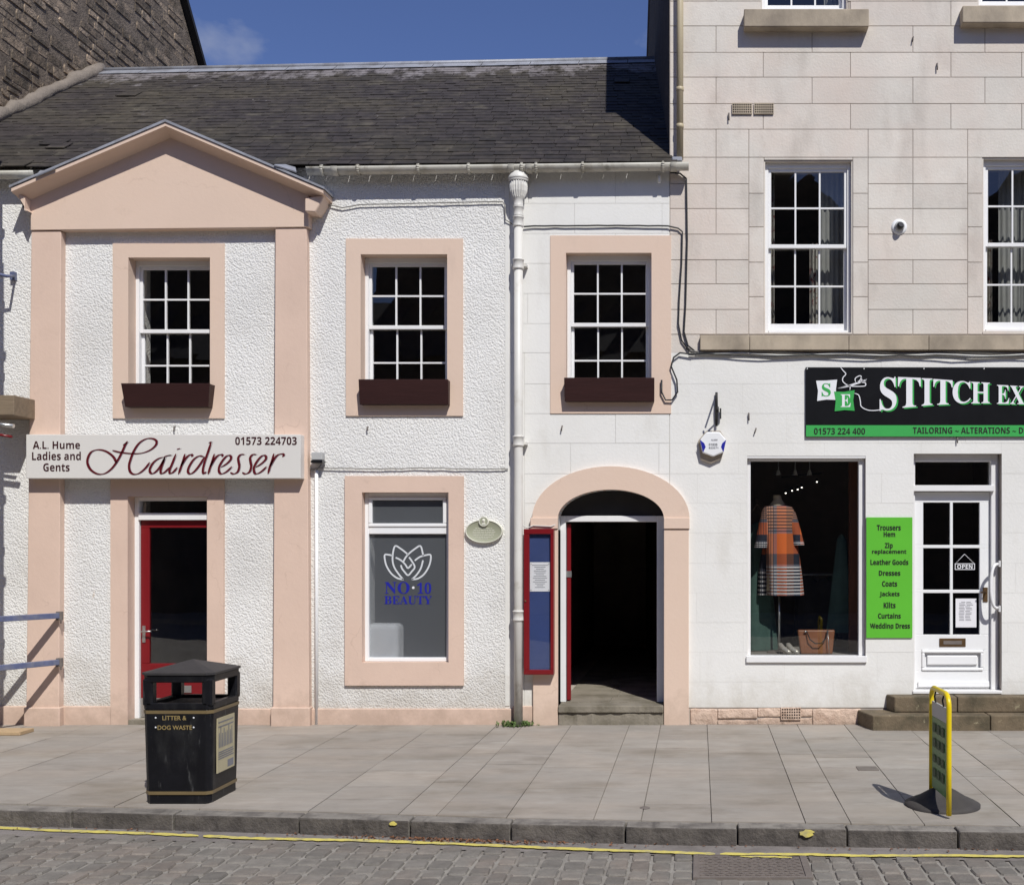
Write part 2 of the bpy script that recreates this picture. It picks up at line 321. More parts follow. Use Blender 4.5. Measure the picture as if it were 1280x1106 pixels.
def plaid():
    m = bpy.data.materials.new('plaid_cloth'); m.use_nodes = True; t = m.node_tree; N = t.nodes; L = t.links; p = N['Principled BSDF']; p.inputs['Roughness'].default_value = .9
    g = N.new('ShaderNodeTexCoord'); sp = N.new('ShaderNodeSeparateXYZ'); L.new(g.outputs['UV'], sp.inputs[0])
    def ramp(src, stops):
        r = N.new('ShaderNodeValToRGB'); r.color_ramp.interpolation = 'CONSTANT'; L.new(src, r.inputs[0])
        e = r.color_ramp.elements; e[0].position = 0; e[0].color = (*stops[0][1],1); e.remove(e[1])
        for ps, c in stops[1:]: q = e.new(ps); q.color = (*c,1)
        return r.outputs[0]
    O = rgb(226,112,52); PK = rgb(206,150,120); NV = rgb(34,38,52); GR = rgb(120,124,138); BR = rgb(126,74,44); W = rgb(206,204,204)
    up = ramp(sp.outputs['Y'], [(0,GR),(.03,NV),(.30,GR),(.34,NV),(.46,O),(.68,GR),(.73,PK),(.97,GR)])
    sx = ramp(sp.outputs['X'], [(0,NV),(.18,PK),(.32,GR),(.40,O),(.58,O),(.62,BR),(.78,NV),(.93,O)])
    mx = N.new('ShaderNodeMixRGB'); mx.blend_type = 'MIX'; mx.inputs[0].default_value = .5; L.new(up, mx.inputs[1]); L.new(sx, mx.inputs[2])
    # stripes across, strongest near the hem and the yoke
    def stripes(src, freq, lo):
        a = N.new('ShaderNodeMath'); a.operation = 'MULTIPLY'; a.inputs[1].default_value = freq; L.new(src, a.inputs[0])
        b = N.new('ShaderNodeMath'); b.operation = 'FRACT'; L.new(a.outputs[0], b.inputs[0])
        c = N.new('ShaderNodeMath'); c.operation = 'GREATER_THAN'; c.inputs[1].default_value = lo; L.new(b.outputs[0], c.inputs[0]); return c.outputs[0]
    sy = stripes(sp.outputs['Y'], 28, .55)
    zone = N.new('ShaderNodeValToRGB'); zone.color_ramp.interpolation = 'CONSTANT'; e = zone.color_ramp.elements; e[0].color = (.9,)*3+(1,); e[1].position = .33; e[1].color = (0,0,0,1)
    q = e.new(.70); q.color = (.8,.8,.8,1); L.new(sp.outputs['Y'], zone.inputs[0])
    mm = N.new('ShaderNodeMath'); mm.operation = 'MULTIPLY'; L.new(sy, mm.inputs[0]); L.new(zone.outputs[0], mm.inputs[1])
    st = ramp(sp.outputs['Y'], [(0,W),(.4,NV)])
    m2 = N.new('ShaderNodeMixRGB'); L.new(mm.outputs[0], m2.inputs[0]); L.new(mx.outputs[0], m2.inputs[1]); L.new(st, m2.inputs[2])
    sv = stripes(sp.outputs['X'], 18, .75)
    zx = N.new('ShaderNodeValToRGB'); zx.color_ramp.interpolation = 'CONSTANT'; e = zx.color_ramp.elements; e[0].color = (.8,)*3+(1,); e[1].position = .36; e[1].color = (0,0,0,1); L.new(sp.outputs['X'], zx.inputs[0])
    m3f = N.new('ShaderNodeMath'); m3f.operation = 'MULTIPLY'; L.new(sv, m3f.inputs[0]); L.new(zx.outputs[0], m3f.inputs[1])
    m3 = N.new('ShaderNodeMixRGB'); L.new(m3f.outputs[0], m3.inputs[0]); L.new(m2.outputs[0], m3.inputs[1]); m3.inputs[2].default_value = (*NV,1)
    L.new(m3.outputs[0], p.inputs['Base Color']); return m
M['plaid'] = plaid()

def add_dirt(m, z0, z1, col, fac, scale=6):          # splashed street dirt that fades out upwards
    t = m.node_tree; N = t.nodes; L = t.links; p = N['Principled BSDF']; src = p.inputs['Base Color'].links[0].from_socket
    g = N.new('ShaderNodeNewGeometry'); sp = N.new('ShaderNodeSeparateXYZ'); L.new(g.outputs['Position'], sp.inputs[0])
    a = N.new('ShaderNodeMapRange'); a.inputs['From Min'].default_value = z0; a.inputs['From Max'].default_value = z1; a.inputs['To Min'].default_value = .42; a.inputs['To Max'].default_value = 0; L.new(sp.outputs['Z'], a.inputs['Value'])
    n = N.new('ShaderNodeTexNoise'); n.inputs['Scale'].default_value = scale; n.inputs['Detail'].default_value = 8; n.inputs['Roughness'].default_value = .7; L.new(g.outputs['Position'], n.inputs['Vector'])
    s_ = N.new('ShaderNodeMath'); L.new(a.outputs[0], s_.inputs[0]); L.new(n.outputs['Fac'], s_.inputs[1])
    r = N.new('ShaderNodeMapRange'); r.inputs['From Min'].default_value = .60; r.inputs['From Max'].default_value = .95; r.inputs['To Max'].default_value = fac; L.new(s_.outputs[0], r.inputs['Value'])
    x = N.new('ShaderNodeMixRGB'); L.new(r.outputs[0], x.inputs[0]); L.new(src, x.inputs[1]); x.inputs[2].default_value = (*col,1); L.new(x.outputs[0], p.inputs['Base Color'])
add_dirt(M['pink'], 0, .45, rgb(150,128,110), .45); add_dirt(M['peach'], 0, .45, rgb(160,138,118), .4)
add_dirt(M['harl'], .15, .9, rgb(168,158,142), .5, 3); add_dirt(M['paint'], .1, .6, rgb(178,170,154), .5, 3)
add_dirt(M['pipe'], 0, .6, rgb(120,112,92), .6); add_dirt(M['prub'], -.05, .2, rgb(128,108,92), .7)
def cracks(m, scale, col, fac, width=.012):            # sparse hairline cracks in old paint
    t = m.node_tree; N = t.nodes; L = t.links; p = N['Principled BSDF']; src = p.inputs['Base Color'].links[0].from_socket
    g = N.new('ShaderNodeNewGeometry'); n = N.new('ShaderNodeTexNoise'); n.inputs['Scale'].default_value = 3; n.inputs['Detail'].default_value = 5
    L.new(g.outputs['Position'], n.inputs['Vector']); w_ = N.new('ShaderNodeMixRGB'); w_.inputs[0].default_value = .35; L.new(g.outputs['Position'], w_.inputs[1]); L.new(n.outputs['Color'], w_.inputs[2])
    v = N.new('ShaderNodeTexVoronoi'); v.feature = 'DISTANCE_TO_EDGE'; v.inputs['Scale'].default_value = scale; L.new(w_.outputs[0], v.inputs['Vector'])
    r = N.new('ShaderNodeMapRange'); r.inputs['From Min'].default_value = 0; r.inputs['From Max'].default_value = width; r.inputs['To Min'].default_value = fac; r.inputs['To Max'].default_value = 0; L.new(v.outputs['Distance'], r.inputs['Value'])
    n2 = N.new('ShaderNodeTexNoise'); n2.inputs['Scale'].default_value = 1.7; L.new(g.outputs['Position'], n2.inputs['Vector'])
    r2 = N.new('ShaderNodeMapRange'); r2.inputs['From Min'].default_value = .54; r2.inputs['From Max'].default_value = .6; L.new(n2.outputs['Fac'], r2.inputs['Value'])
    mm = N.new('ShaderNodeMath'); mm.operation = 'MULTIPLY'; L.new(r.outputs[0], mm.inputs[0]); L.new(r2.outputs[0], mm.inputs[1])
    x = N.new('ShaderNodeMixRGB'); L.new(mm.outputs[0], x.inputs[0]); L.new(src, x.inputs[1]); x.inputs[2].default_value = (*col,1); L.new(x.outputs[0], p.inputs['Base Color'])
cracks(M['pink'], 1.4, rgb(170,142,124), .35, .006); cracks(M['peach'], 1.2, rgb(176,148,128), .3, .006)

# ------------------------------------------------------------------ lettering
def sty(s, style):
    U = {'serif': (0x1D400,0x1D41A,0x1D7CE), 'sans': (0x1D5D4,0x1D5EE,0x1D7EC), 'ital': (0x1D468,0x1D482,0x1D7CE), 'plain': None}[style]
    if not U: return s
    return ''.join(chr(U[0]+ord(c)-65) if 'A'<=c<='Z' else chr(U[1]+ord(c)-97) if 'a'<=c<='z' else chr(U[2]+ord(c)-48) if '0'<=c<='9' else c for c in s)
def text_mesh(body, style='sans', offset=0.0):
    c = bpy.data.curves.new('lettering', 'FONT'); c.body = sty(body, style); c.resolution_u = 3; c.offset = offset
    o = bpy.data.objects.new('lettering', c); sc.collection.objects.link(o)
    me = bpy.data.meshes.new_from_object(o.evaluated_get(bpy.context.evaluated_depsgraph_get()))
    bpy.data.objects.remove(o); bpy.data.curves.remove(c)
    vs = [(v.co.x, v.co.y) for v in me.vertices]; fs = [tuple(p.vertices) for p in me.polygons]; bpy.data.meshes.remove(me)
    xs = [v[0] for v in vs]; ys = [v[1] for v in vs]; x0, x1, y0, y1 = min(xs), max(xs), min(ys), max(ys)
    return [((x-x0)/(x1-x0), (y-y0)/(y1-y0)) for x, y in vs], fs
def put_text(mb, body, place, style='sans', m=0, offset=0.0):      # place(u,v) -> 3D point, u,v in 0..1 over the word's own box
    vs, fs = text_mesh(body, style, offset); mb.add([place(u, v) for u, v in vs], fs, m)
def px_rect(x0, x1, y0, y1, d):                                    # y0 top, y1 bottom, photo pixels on plane d
    return lambda u, v: (fx(x0+(x1-x0)*u, d), FY-d, fz(y1+(y0-y1)*v, d))
def pen(mb, pts, T, wmin, wmax, nib, d, m=0, steps=6):              # broad-nib stroke through points, T maps to pixels
    P = [Vector(p) for p in pts]; Q = []
    for i in range(len(P)-1):
        p0 = P[max(i-1,0)]; p1 = P[i]; p2 = P[i+1]; p3 = P[min(i+2,len(P)-1)]
        for k in range(steps):
            t = k/steps; Q.append(.5*((2*p1)+(p2-p0)*t+(2*p0-5*p1+4*p2-p3)*t*t+(3*p1-p0-3*p2+p3)*t**3))
    Q.append(P[-1]); b = len(mb.v)
    for i, q in enumerate(Q):
        tt = (Q[min(i+1,len(Q)-1)]-Q[max(i-1,0)]); a = math.atan2(-tt.y, tt.x); wd = wmin+(wmax-wmin)*abs(math.sin(a-nib))
        if wmax > wmin: wd *= min(1, .35+.25*min(i, len(Q)-1-i))
        n = Vector((-tt.y, tt.x)).normalized()*wd/2
        for s in (1,-1):
            x, y = T(q.x+n.x*s, q.y+n.y*s); mb.v.append((fx(x,d), FY-d, fz(y,d)))
    for i in range(len(Q)-1): mb.face((b+2*i, b+2*i+1, b+2*i+3, b+2*i+2), m)

# ------------------------------------------------------------------ ground: road, kerb, pavement
RZ = -.115
o = MB().box(-300, 300, -120, 300, -.60, -.30).build('ground', M['road'], kind='structure')
road = MB().box(-60, 60, -4.2, 7.6, -.29, RZ-.012).build('road', M['road'], kind='structure')
kb = [(-14,8.55), (-9.0,8.08), (-4.737,7.639), (-2.325,7.388), (-1.199,7.247), (-.117,7.153), (2.032,7.031), (8,6.75)]
def ky(x):
    for (a,b),(c,d) in zip(kb, kb[1:]):
        if a <= x <= c: return b+(d-b)*(x-a)/(c-a)
    return kb[-1][1]
KW = .155
# setts: columns running away from the viewer
def sett_mesh(i):
    r = random.Random(i); n = 8
    prof = []
    for k, (c, s) in enumerate(((.5,-.38),(.5,.38),(.38,.5),(-.38,.5),(-.5,.38),(-.5,-.38),(-.38,-.5),(.38,-.5))):
        prof.append((c*r.uniform(.95,1.03), s*r.uniform(.95,1.03)))
    vs = [(x, y, -1.0) for x,y in prof]+[(x*.985, y*.985, -.45) for x,y in prof]+[(x*.90, y*.90, r.uniform(-.10,.02)) for x,y in prof]+[(0,0,.03)]
    fs = [(k,(k+1)%n,n+(k+1)%n,n+k) for k in range(n)]+[(n+k,n+(k+1)%n,2*n+(k+1)%n,2*n+k) for k in range(n)]+[(2*n+k,2*n+(k+1)%n,3*n) for k in range(n)]
    return vs, fs
SV = [sett_mesh(i) for i in range(6)]
SM = []
for vs_, fs_ in SV:
    me = bpy.data.meshes.new('sett'); me.from_pydata(vs_, [], fs_); me.materials.append(M['sett']); SM.append(me)
pcs = []
x = -7.4
while x < 5.0:
    wdt = R.uniform(.115,.15)
    y = ky(x)-KW-.13-R.uniform(0,.05)
    while y > 4.6:
        ln = R.uniform(.13,.21); cx, cy = x+wdt/2, y-ln/2
        if not (-.05 < cx < .68 and 6.30 < cy+.02 < 6.86):
            pcs.append((cx, cy, wdt-.016, ln-.016, R.uniform(-.05,.05), R.uniform(-.004,.004), R.randrange(6)))
        y -= ln
    x += wdt
def inview(p):
    px = 873+p[0]*F/p[1]; py = 680+(EYE-RZ)*F/p[1]; return -10 < px < 1290 and py < 1112
pcs.sort(key=lambda p: (not inview(p), p[1]))
rest = MB()
for i, (cx, cy, a, b, rot, dz, k) in enumerate(pcs):
    if i < 300:
        o = bpy.data.objects.new('sett', SM[k]); sc.collection.objects.link(o); o.parent = road
        o.location = (cx, cy, RZ+dz); o.rotation_euler = (0, 0, rot); o.scale = (a, b, .022)
    else:
        c_, s_ = math.cos(rot), math.sin(rot)
        rest.add([(cx+(vx*a*c_-vy*b*s_), cy+(vx*a*s_+vy*b*c_), RZ+dz+vz*.022) for vx,vy,vz in SV[k][0]], SV[k][1])
o = rest.build('setts', M['sett'], road, kind='stuff')
# cement strip in the channel and the yellow line
st = MB(); xs = [-9+.25*i for i in range(60)]
for a, b in zip(xs, xs[1:]):
    st.add([(a, ky(a)-KW-.20, RZ-.004),(b, ky(b)-KW-.20, RZ-.004),(b, ky(b)-KW+.02, RZ+.006),(a, ky(a)-KW+.02, RZ+.006)], [(0,1,2,3)])
st.build('channel', M['asph'], kind='structure')
def yline(name, pts, wpx, z):
    mb = MB(); Q = []
    for (x0,y0),(x1,y1) in zip(pts, pts[1:]):
        n = max(2, int(abs(x1-x0)/7))
        for k in range(n): Q.append((x0+(x1-x0)*k/n, y0+(y1-y0)*k/n))
    Q.append(pts[-1]); b = 0
    for i, (px, py) in enumerate(Q):
        wd = wpx*.75*R.uniform(.7,1.15)*(.5 if i in (0, len(Q)-1) else 1); j = R.uniform(-.35,.35)
        for s in (-.5,.5):
            X, Y = gp(px, py+j+s*wd, z); mb.v.append((X, Y, z))
    for i in range(len(Q)-1): mb.face((2*i, 2*i+2, 2*i+3, 2*i+1))
    return mb
yl = yline('l', [(-160,1028),(0,1033.5),(60,1037),(200,1041.5),(248,1043.8)], 4.2, RZ+.0075)
y2 = yline('l', [(254,1044.1),(320,1047.2),(440,1049.5),(560,1053.5),(700,1059.6),(760,1061.8),(894,1066.2)], 4.2, RZ+.0075)
y3 = yline('l', [(900,1066.5),(1000,1066.8),(1080,1068.8),(1180,1068.4),(1280,1069.6),(1460,1071)], 4.0, RZ+.0075)
y4 = yline('l', [(925,1069.6),(990,1070.8)], 2.4, RZ+.0077)
for q in (y2,y3,y4): b = len(yl.v); yl.v += q.v; [yl.face([i+b for i in f]) for f in q.f]
yl.build('yellow_line', M['yellow'], kind='structure')
# kerb stones
kerb = MB().box(-14, 8, 6.0, 6.001, -.42, -.41).build('kerb', M['kerb'], kind='structure')
kx = [-9.4,-8.3,-7.2,-6.15,-5.15] + [gp(p, q)[0] for p, q in ((102,1008),(228,1011),(382,1015),(519,1018.5),(643,1022),(783,1026),(921,1028),(1056,1030),(1192,1032))] + [2.55,3.3,4.1,5.0,6.0]
for a, b in zip(kx, kx[1:]):
    n = 4; top = []; bot = []; a += .006; b -= .006
    dy = R.uniform(-.008,.008); dz = R.uniform(-.004,.003)
    front = [(a+(b-a)*k/n, ky(a+(b-a)*k/n)-KW+dy+R.uniform(-.003,.003)) for k in range(n+1)]
    back = [(a+(b-a)*k/n, ky(a+(b-a)*k/n)-.012) for k in range(n+1)]
    kq = MB().prism_z(front+back[::-1], -.30, .0+dz)
    for fi in range(2, 2+n): kq.mi[fi] = 1  # street-facing side coloured darker than the top
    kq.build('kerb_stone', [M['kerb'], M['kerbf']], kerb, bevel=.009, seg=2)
# paving slabs
pav = MB().prism_z([(-14,ky(-14)-.05)]+[(x_, y_-.01) for x_, y_ in kb[1:]]+[(8,11.6),(-14,11.6)], -.28, -.012).build('pavement', M['gap'], kind='structure')
cols = [-3.32,-2.57,-1.956,-1.70,-1.236,-.67,-.365,.084,.677,.962,1.42,2.01,2.28]
x = -3.32
while x > -8.6: x -= R.choice([.3,.45,.6,.62,.75]); cols.insert(0, x)
x = 2.28
while x < 5.6: x += R.choice([.45,.6,.62,.75]); cols.append(x)
for a, b in zip(cols, cols[1:]):
    y = 11.02; g = .0030
    while True:
        ln = R.choice([.42,.55,.62,.75,.9,1.05]); ye = y-ln; lim = max(ky(a),ky(b))
        last = ye < lim+.25
        if last: poly = [(a+g, ky(a)+.006),(b-g, ky(b)+.006),(b-g,y-g),(a+g,y-g)]
        else: poly = [(a+g,ye+g),(b-g,ye+g),(b-g,y-g),(a+g,y-g)]
        dz = R.uniform(-.0018,.0018)
        mb = MB().prism_z(poly, -.03, dz); mb.build('paving_slab', M['slab'], pav)
        if last: break
        y = ye
# small metal cover in a slab, stains
x0,y0 = gp(1072,961); mb = MB().box(x0,x0+.16,y0-.05,y0+.10,-.01,.004); tag(mb.build('stopcock_cover', M['iron']), 'small dark metal stopcock cover set in the paving left of the swing sign', 'cover')
x0,y0 = gp(806,1009.5)
tag(MB().lathe([(0,.006),(.03,.006),(.036,.002)], (x0,y0,0), 12).build('survey_stud', M['iron']), 'tiny round metal stud in a paving slab near the kerb below the arch', 'stud')

# ------------------------------------------------------------------ low terraced building (harled left, painted right)
low = thing('terraced_house', (-4, FY, 0), 'low two storey house with peach pediment, slate roof and arched passage', 'building')
XL, XH, XP = -7.73, fx(637), fx(837)
EZ = fz(207)                           # wall head
WT = .45
# openings on the facade plane (x0,x1,z0,z1)
W1 = (fx(160),fx(265),fz(506),fz(321)); W2 = (fx(450),fx(561),fz(504),fz(317)); W3 = (fx(706),fx(816),fz(502),fz(315))
GW = (fx(452),fx(563),fz(829),fz(614)); HD = (fx(160),fx(262),.02,fz(619)); AR = (fx(698),fx(830),.02,fz(612))
SW = (fx(934),fx(1082),fz(826),fz(570)); SD = (fx(1142),fx(1252),.30,fz(567))
R1 = (fx(955),fx(1066),fz(417),fz(200)); R2 = (fx(1228),fx(1340),fz(415),fz(197)); R3 = (fx(951),fx(1060),fz(13),fz(-160)); R4 = (fx(1222),fx(1334),fz(8),fz(-160))
def cells(x0,x1,z0,z1,holes):
    xs = sorted({x0,x1}|{min(max(v,x0),x1) for h in holes for v in h[:2]}); zs = sorted({z0,z1}|{min(max(v,z0),z1) for h in holes for v in h[2:4]})
    out = []
    for za, zb in zip(zs, zs[1:]):
        run = None
        for xa, xb in zip(xs, xs[1:]):
            cx, cz = (xa+xb)/2, (za+zb)/2
            if any(h[0] < cx < h[1] and h[2] < cz < h[3] for h in holes):
                if run: out.append((run[0],run[1],za,zb)); run = None
            else: run = (run[0] if run else xa, xb)
        if run: out.append((run[0],run[1],za,zb))
    return out
def wall(x0,x1,z0,z1,holes,y0,y1):
    mb = MB()
    for c in cells(x0,x1,z0,z1,holes): mb.box(c[0],c[1],y0,y1,c[2],c[3])
    return mb
wh = wall(XL, fx(632), -.05, EZ, [W1,W2,GW,HD], FY, FY+WT); wallh = wh.build('wall', M['harl'], low, label='rough white harled wall')
wp = wall(fx(632), XP, -.05, EZ, [W3,AR], FY+.003, FY+WT)
cx_, cz_ = fx(764), fz(648)
RX, RZ_ = 66/128, 36/128
def spandrel(mb, y0, y1):
    L_ = arc(cx_, cz_, RX, RZ_, math.pi, math.pi/2, 12); x0, x1 = AR[0], AR[1]
    mb.prism_y(L_[::-1]+[(x0, cz_),(x0, AR[3]),(cx_, AR[3])][0:0]+[(L_[0][0],AR[3])], y0, y1) if False else None
    for i in range(24):
        a0 = math.pi-math.pi*i/24; a1 = math.pi-math.pi*(i+1)/24
        p, q = (cx_+RX*math.cos(a0), cz_+RZ_*math.sin(a0)), (cx_+RX*math.cos(a1), cz_+RZ_*math.sin(a1))
        p = (min(max(p[0],x0),x1),p[1]); q = (min(max(q[0],x0),x1),q[1])
        if q[0]-p[0] > 1e-4: mb.prism_y([p, q, (q[0],AR[3]+.001), (p[0],AR[3]+.001)], y0, y1)
spandrel(wp, FY+.004, FY+WT-.01)
wallp = wp.build('wall', M['paintj'], low, label='smooth white painted wall with faint block joints')
# painted stone blocks
def blocks(parent, name, x0,x1, courses, jointf, holes, d, gap, m, seed=1, minw=.02):
    r = random.Random(seed); n = 0
    for ci, (zt, zb) in enumerate(zip(courses, courses[1:])):
        js = [x0]+[j for j in sorted(jointf(ci)) if x0+.05 < j < x1-.05]+[x1]
        for a, b in zip(js, js[1:]):
            A, B, C_, D_ = a+gap/2, b-gap/2, zb+gap/2, zt-gap/2
            cs = cells(A,B,C_,D_,[h for h in holes if h[0]<B and h[1]>A and h[2]<D_ and h[3]>C_])
            cs = [c for c in cs if c[1]-c[0] > minw]
            if not cs: continue
            mb = MB(); dd = d+r.uniform(-.0006,.0006)
            for c in cs: mb.box(c[0],c[1],FY-dd,FY+.01,c[2],c[3])
            mb.build(name, m, parent); n += 1
    return n
def inset(h, g): return (h[0]-g, h[1]+g, h[2]-g, h[3]+g)
S3 = (fx(688),fx(839),fz(517),fz(295))
def pj(ci):
    base = fx(655)+(ci%2)*.42; rr = random.Random(100+ci); return [base+.86*k+rr.uniform(-.08,.08) for k in range(-2,14)]
cu = [fz(y) for y in (212,254.5,292,329,350,387,424)] + [fz(440)]
cu = [fz(y) for y in (209,254.5,292,329.5,367,404.5,441)]
blocks(wallp, 'painted_block', fx(637.5), XP-.004, cu, pj, [S3], .0025, .003, M['paint'], 3)
cl = [fz(y) for y in (441,480,517,554,592,629,666,704,741,778,815,852,884)]
# margin strip by the downpipe
MB().box(fx(631.5), fx(637), FY-.006, FY+.002, .18, EZ).build('margin_strip', M['paint'], wallp)
# peach plinth, surrounds, pilasters, pediment
pl = MB().box(XL, HD[0]-.02-fx(0)+fx(0)-.10, FY-.03, FY, -.02, fz(882))
pl = MB().box(XL, fx(141), FY-.03, FY+.01, -.02, fz(882)); pl.box(fx(281), fx(641), FY-.03, FY+.01, -.02, fz(885)); pl.box(fx(641), fx(667), FY-.02, FY+.01, -.02, fz(882))
pl.build('plinth', M['pink'], low, bevel=.006)
def surround(x0,x1,y0,y1,op,d=.022, sill=True):
    mb = MB(); X0,X1,Z1,Z0 = fx(x0),fx(x1),fz(y0),fz(y1)
    for c in cells(X0,X1,Z0,Z1,[(op[0]+.012,op[1]-.012,op[2]+(.012 if sill else 0),op[3]-.012)]): mb.box(c[0],c[1],FY-d,FY+.008,c[2],c[3])
    return mb
surround(142,281,305,523,W1,.018).build('window_surround', M['peach'], low)
surround(433,579,299,520,W2,.018).build('window_surround', M['peach'], low)
surround(688,839,295,517,W3,.012).build('window_surround', M['peach'], low)
surround(432,580,595,856,GW,.03).build('window_surround', M['pink'], low)
surround(140,281,590,905,(HD[0],HD[1],-.1,HD[3]),.03).build('door_surround', M['pink'], low)
def rev(op, m, y1, z0=True, t=.012):          # painted reveals lining an opening
    mb = MB(); x0,x1,a,b = op
    mb.box(x0-.0,x0+t,FY+.0085,y1,a,b); mb.box(x1-t,x1,FY+.0085,y1,a,b); mb.box(x0+t,x1-t,FY+.0085,y1,b-t,b)
    if z0: mb.box(x0+t,x1-t,FY+.0085,y1,a,a+t)
    return mb
for op in (W1,W2,W3): rev(op, None, FY+.14).build('reveal', M['peach'], low)
rev(GW,None,FY+.14).build('reveal', M['pink'], low); rev(HD,None,FY+.16,False).build('reveal', M['pink'], low)
# pilasters (left one leans a little, as built)
def pilaster(xt0,xt1,xb0,xb1,yt):
    d = .085; p = [(fx(xb0,d),fz(884)),(fx(xb1,d),fz(884)),(fx(xt1,d),fz(yt,d)),(fx(xt0,d),fz(yt,d))]
    mb = MB().prism_y(p, FY-d, FY+.005); mb.build('pilaster', M['pink'], low, bevel=.006)
    MB().box(fx(xb0-3,.1),fx(xb1+1,.1),FY-.105,FY+.004,-.02,fz(884.5)+.02).build('pilaster_base', M['pink'], low, bevel=.01)
pilaster(39,76,32.5,73.5,289); pilaster(344,383,341,386,285)
d = .10
ped = [(fx(38,d),fz(288,d)),(fx(386,d),fz(284,d)),(fx(386,d),fz(244,d)),(fx(213,d),fz(172,d)),(fx(38,d),fz(250,d))]
MB().prism_y(ped, FY-d, FY+.15).build('pediment', M['peach'], low, bevel=.005)
D2 = .27
A_ = (fx(14,D2),fz(238,D2)); B_ = (fx(207,D2),fz(156,D2)); C2 = (fx(404,D2),fz(240,D2)); yo, yi = FY-D2, FY-.10
I_ = [(fx(30,.1),fz(254,.1)),(fx(213,.1),fz(173,.1)),(fx(392,.1),fz(247,.1))]
cor = MB(); O_ = [A_,B_,C2]; th = .022
vs_ = [(x_,yo,z_+th) for x_,z_ in O_]+[(x_,yo,z_-.012) for x_,z_ in O_]+[(x_,yi,z_) for x_,z_ in I_]+[(x_,yi,z_+.16) for x_,z_ in O_]+[(x_,FY+.3,z_+th) for x_,z_ in O_]+[(x_,FY+.3,z_-.05) for x_,z_ in O_]
cor.add(vs_, [(0,1,4,3),(1,2,5,4),(3,4,7,6),(4,5,8,7),(0,12,13,1),(1,13,14,2),(6,7,16,15),(7,8,17,16),(0,3,6,15,12),(2,14,17,8,5)])
cor.build('raking_cornice', M['peach'], low, recalc=True)
for s_, (ex, ez), xw in ((1, A_, fx(38.5,.1)), (-1, C2, fx(385.5,.1))):
    q = [(ex+s_*.015,ez-.005),(ex+s_*.035,ez-.06),(ex+s_*.075,ez-.13),(ex+s_*.10,ez-.17),(xw+s_*.0,ez-.165),(xw+s_*.0,ez-.04)]
    MB().prism_y(q, FY-.20, FY+.02).build('cornice_return', M['peach'], low, recalc=True, bevel=.008)
cap = MB().prism_y([(A_[0]-.015,A_[1]+th+.001),(B_[0],B_[1]+th+.002),(C2[0]+.015,C2[1]+th+.001),(C2[0]+.015,C2[1]+th+.022),(B_[0],B_[1]+th+.026),(A_[0]-.015,A_[1]+th+.022)], FY-D2-.012, FY+.6)
cap.build('lead_capping', M['lead'], low, recalc=True)
f1 = MB(); 
f1.add([(fx(345,.25),FY-.3,fz(208,.25)),(fx(372,.25),FY-.28,fz(216,.25)),(fx(366,.1),FY-.05,fz(203,.1)),(fx(343,.1),FY-.05,fz(203,.1))],[(0,1,2,3)])
f0 = f1; f1 = MB()
f1.add([(fx(48,.25),FY-.3,fz(222,.25)),(fx(72,.25),FY-.3,fz(212,.25)),(fx(70,.1),FY-.05,fz(207,.1)),(fx(50,.1),FY-.05,fz(207,.1))],[(0,1,2,3)])
fo = f1.build('lead_flashing', M['lead'], low); so = fo.modifiers.new('s','SOLIDIFY'); so.thickness = .012
fo = f0.build('lead_flashing', M['lead'], low); so = fo.modifiers.new('s','SOLIDIFY'); so.thickness = .012
# arch surround with jambs and imposts
ring = MB(); n = 28; ox, oz = 98/128, 65/128
for i in range(n):
    a0 = math.pi-math.pi*i/n; a1 = math.pi-math.pi*(i+1)/n
    P = lambda rx, rz, a: (cx_+rx*math.cos(a), cz_+rz*math.sin(a))
    ring.prism_y([P(RX,RZ_,a0),P(RX,RZ_,a1),P(ox,oz,a1),P(ox,oz,a0)], FY-.045, FY+.35)
ring.build('arch', M['peach'], low, recalc=False)
for (a,b,s) in ((664,698,1),(830,862,-1)):
    MB().box(fx(a),fx(b),FY-.06,FY+.0082,fz(661),fz(647)).build('impost', M['peach'], low, bevel=.004)
MB().box(fx(667),fx(698),FY-.045,FY+.3,-.02,fz(661.5)).build('jamb', M['peach'], low, bevel=.004)
MB().box(fx(830),fx(861),FY-.045,FY+.3,-.02,fz(661.5)).build('jamb', M['peach'], low, bevel=.004)
# wall-face cells around the painted ground floor of both buildings are below
# roof
TP = .70; YR = 14.46
def rz_(x, y):                           # roof surface height with its slight sag to the left
    e = fz(205)+.0-.065*(XP-x)/7.4; return e + TP*(y-(FY-.10)) - .09*(XP-x)/7.4*(y-FY)/3.4
rf = MB(); rf.add([(XL,FY-.05,rz_(XL,FY-.05)-.05),(XP,FY-.05,rz_(XP,FY-.05)-.05),(XP,YR,rz_(XP,YR)-.03),(XL,YR,rz_(XL,YR)-.03),(XL,YR+3.4,EZ),(XP,YR+3.4,EZ),(XL,FY-.05,EZ-.02),(XP,FY-.05,EZ-.02)],
       [(0,1,2,3),(3,2,5,4),(6,7,1,0),(6,4,5,7),(6,0,3,4),(7,5,2,1)])
roof = rf.build('roof', M['slate'], low)
SL = []
for i in range(5):
    r = random.Random(i); me = bpy.data.meshes.new('slate')
    c = [r.uniform(-.02,.02) for _ in range(4)]
    vs_ = [(-.5,c[0],0),(-.15,c[1]*.4-.01,0),(.2,c[2]*.4,0),(.5,c[3],0),(.5,1,0),(-.5,1,0)]
    vs_ += [(a,b,1) for a,b,_ in vs_]
    me.from_pydata(vs_, [], [(0,5,4,3,2,1),(6,7,8,9,10,11)]+[(k,(k+1)%6,6+(k+1)%6,6+k) for k in range(6)]); me.materials.append(M['slate']); SL.append((me, vs_))
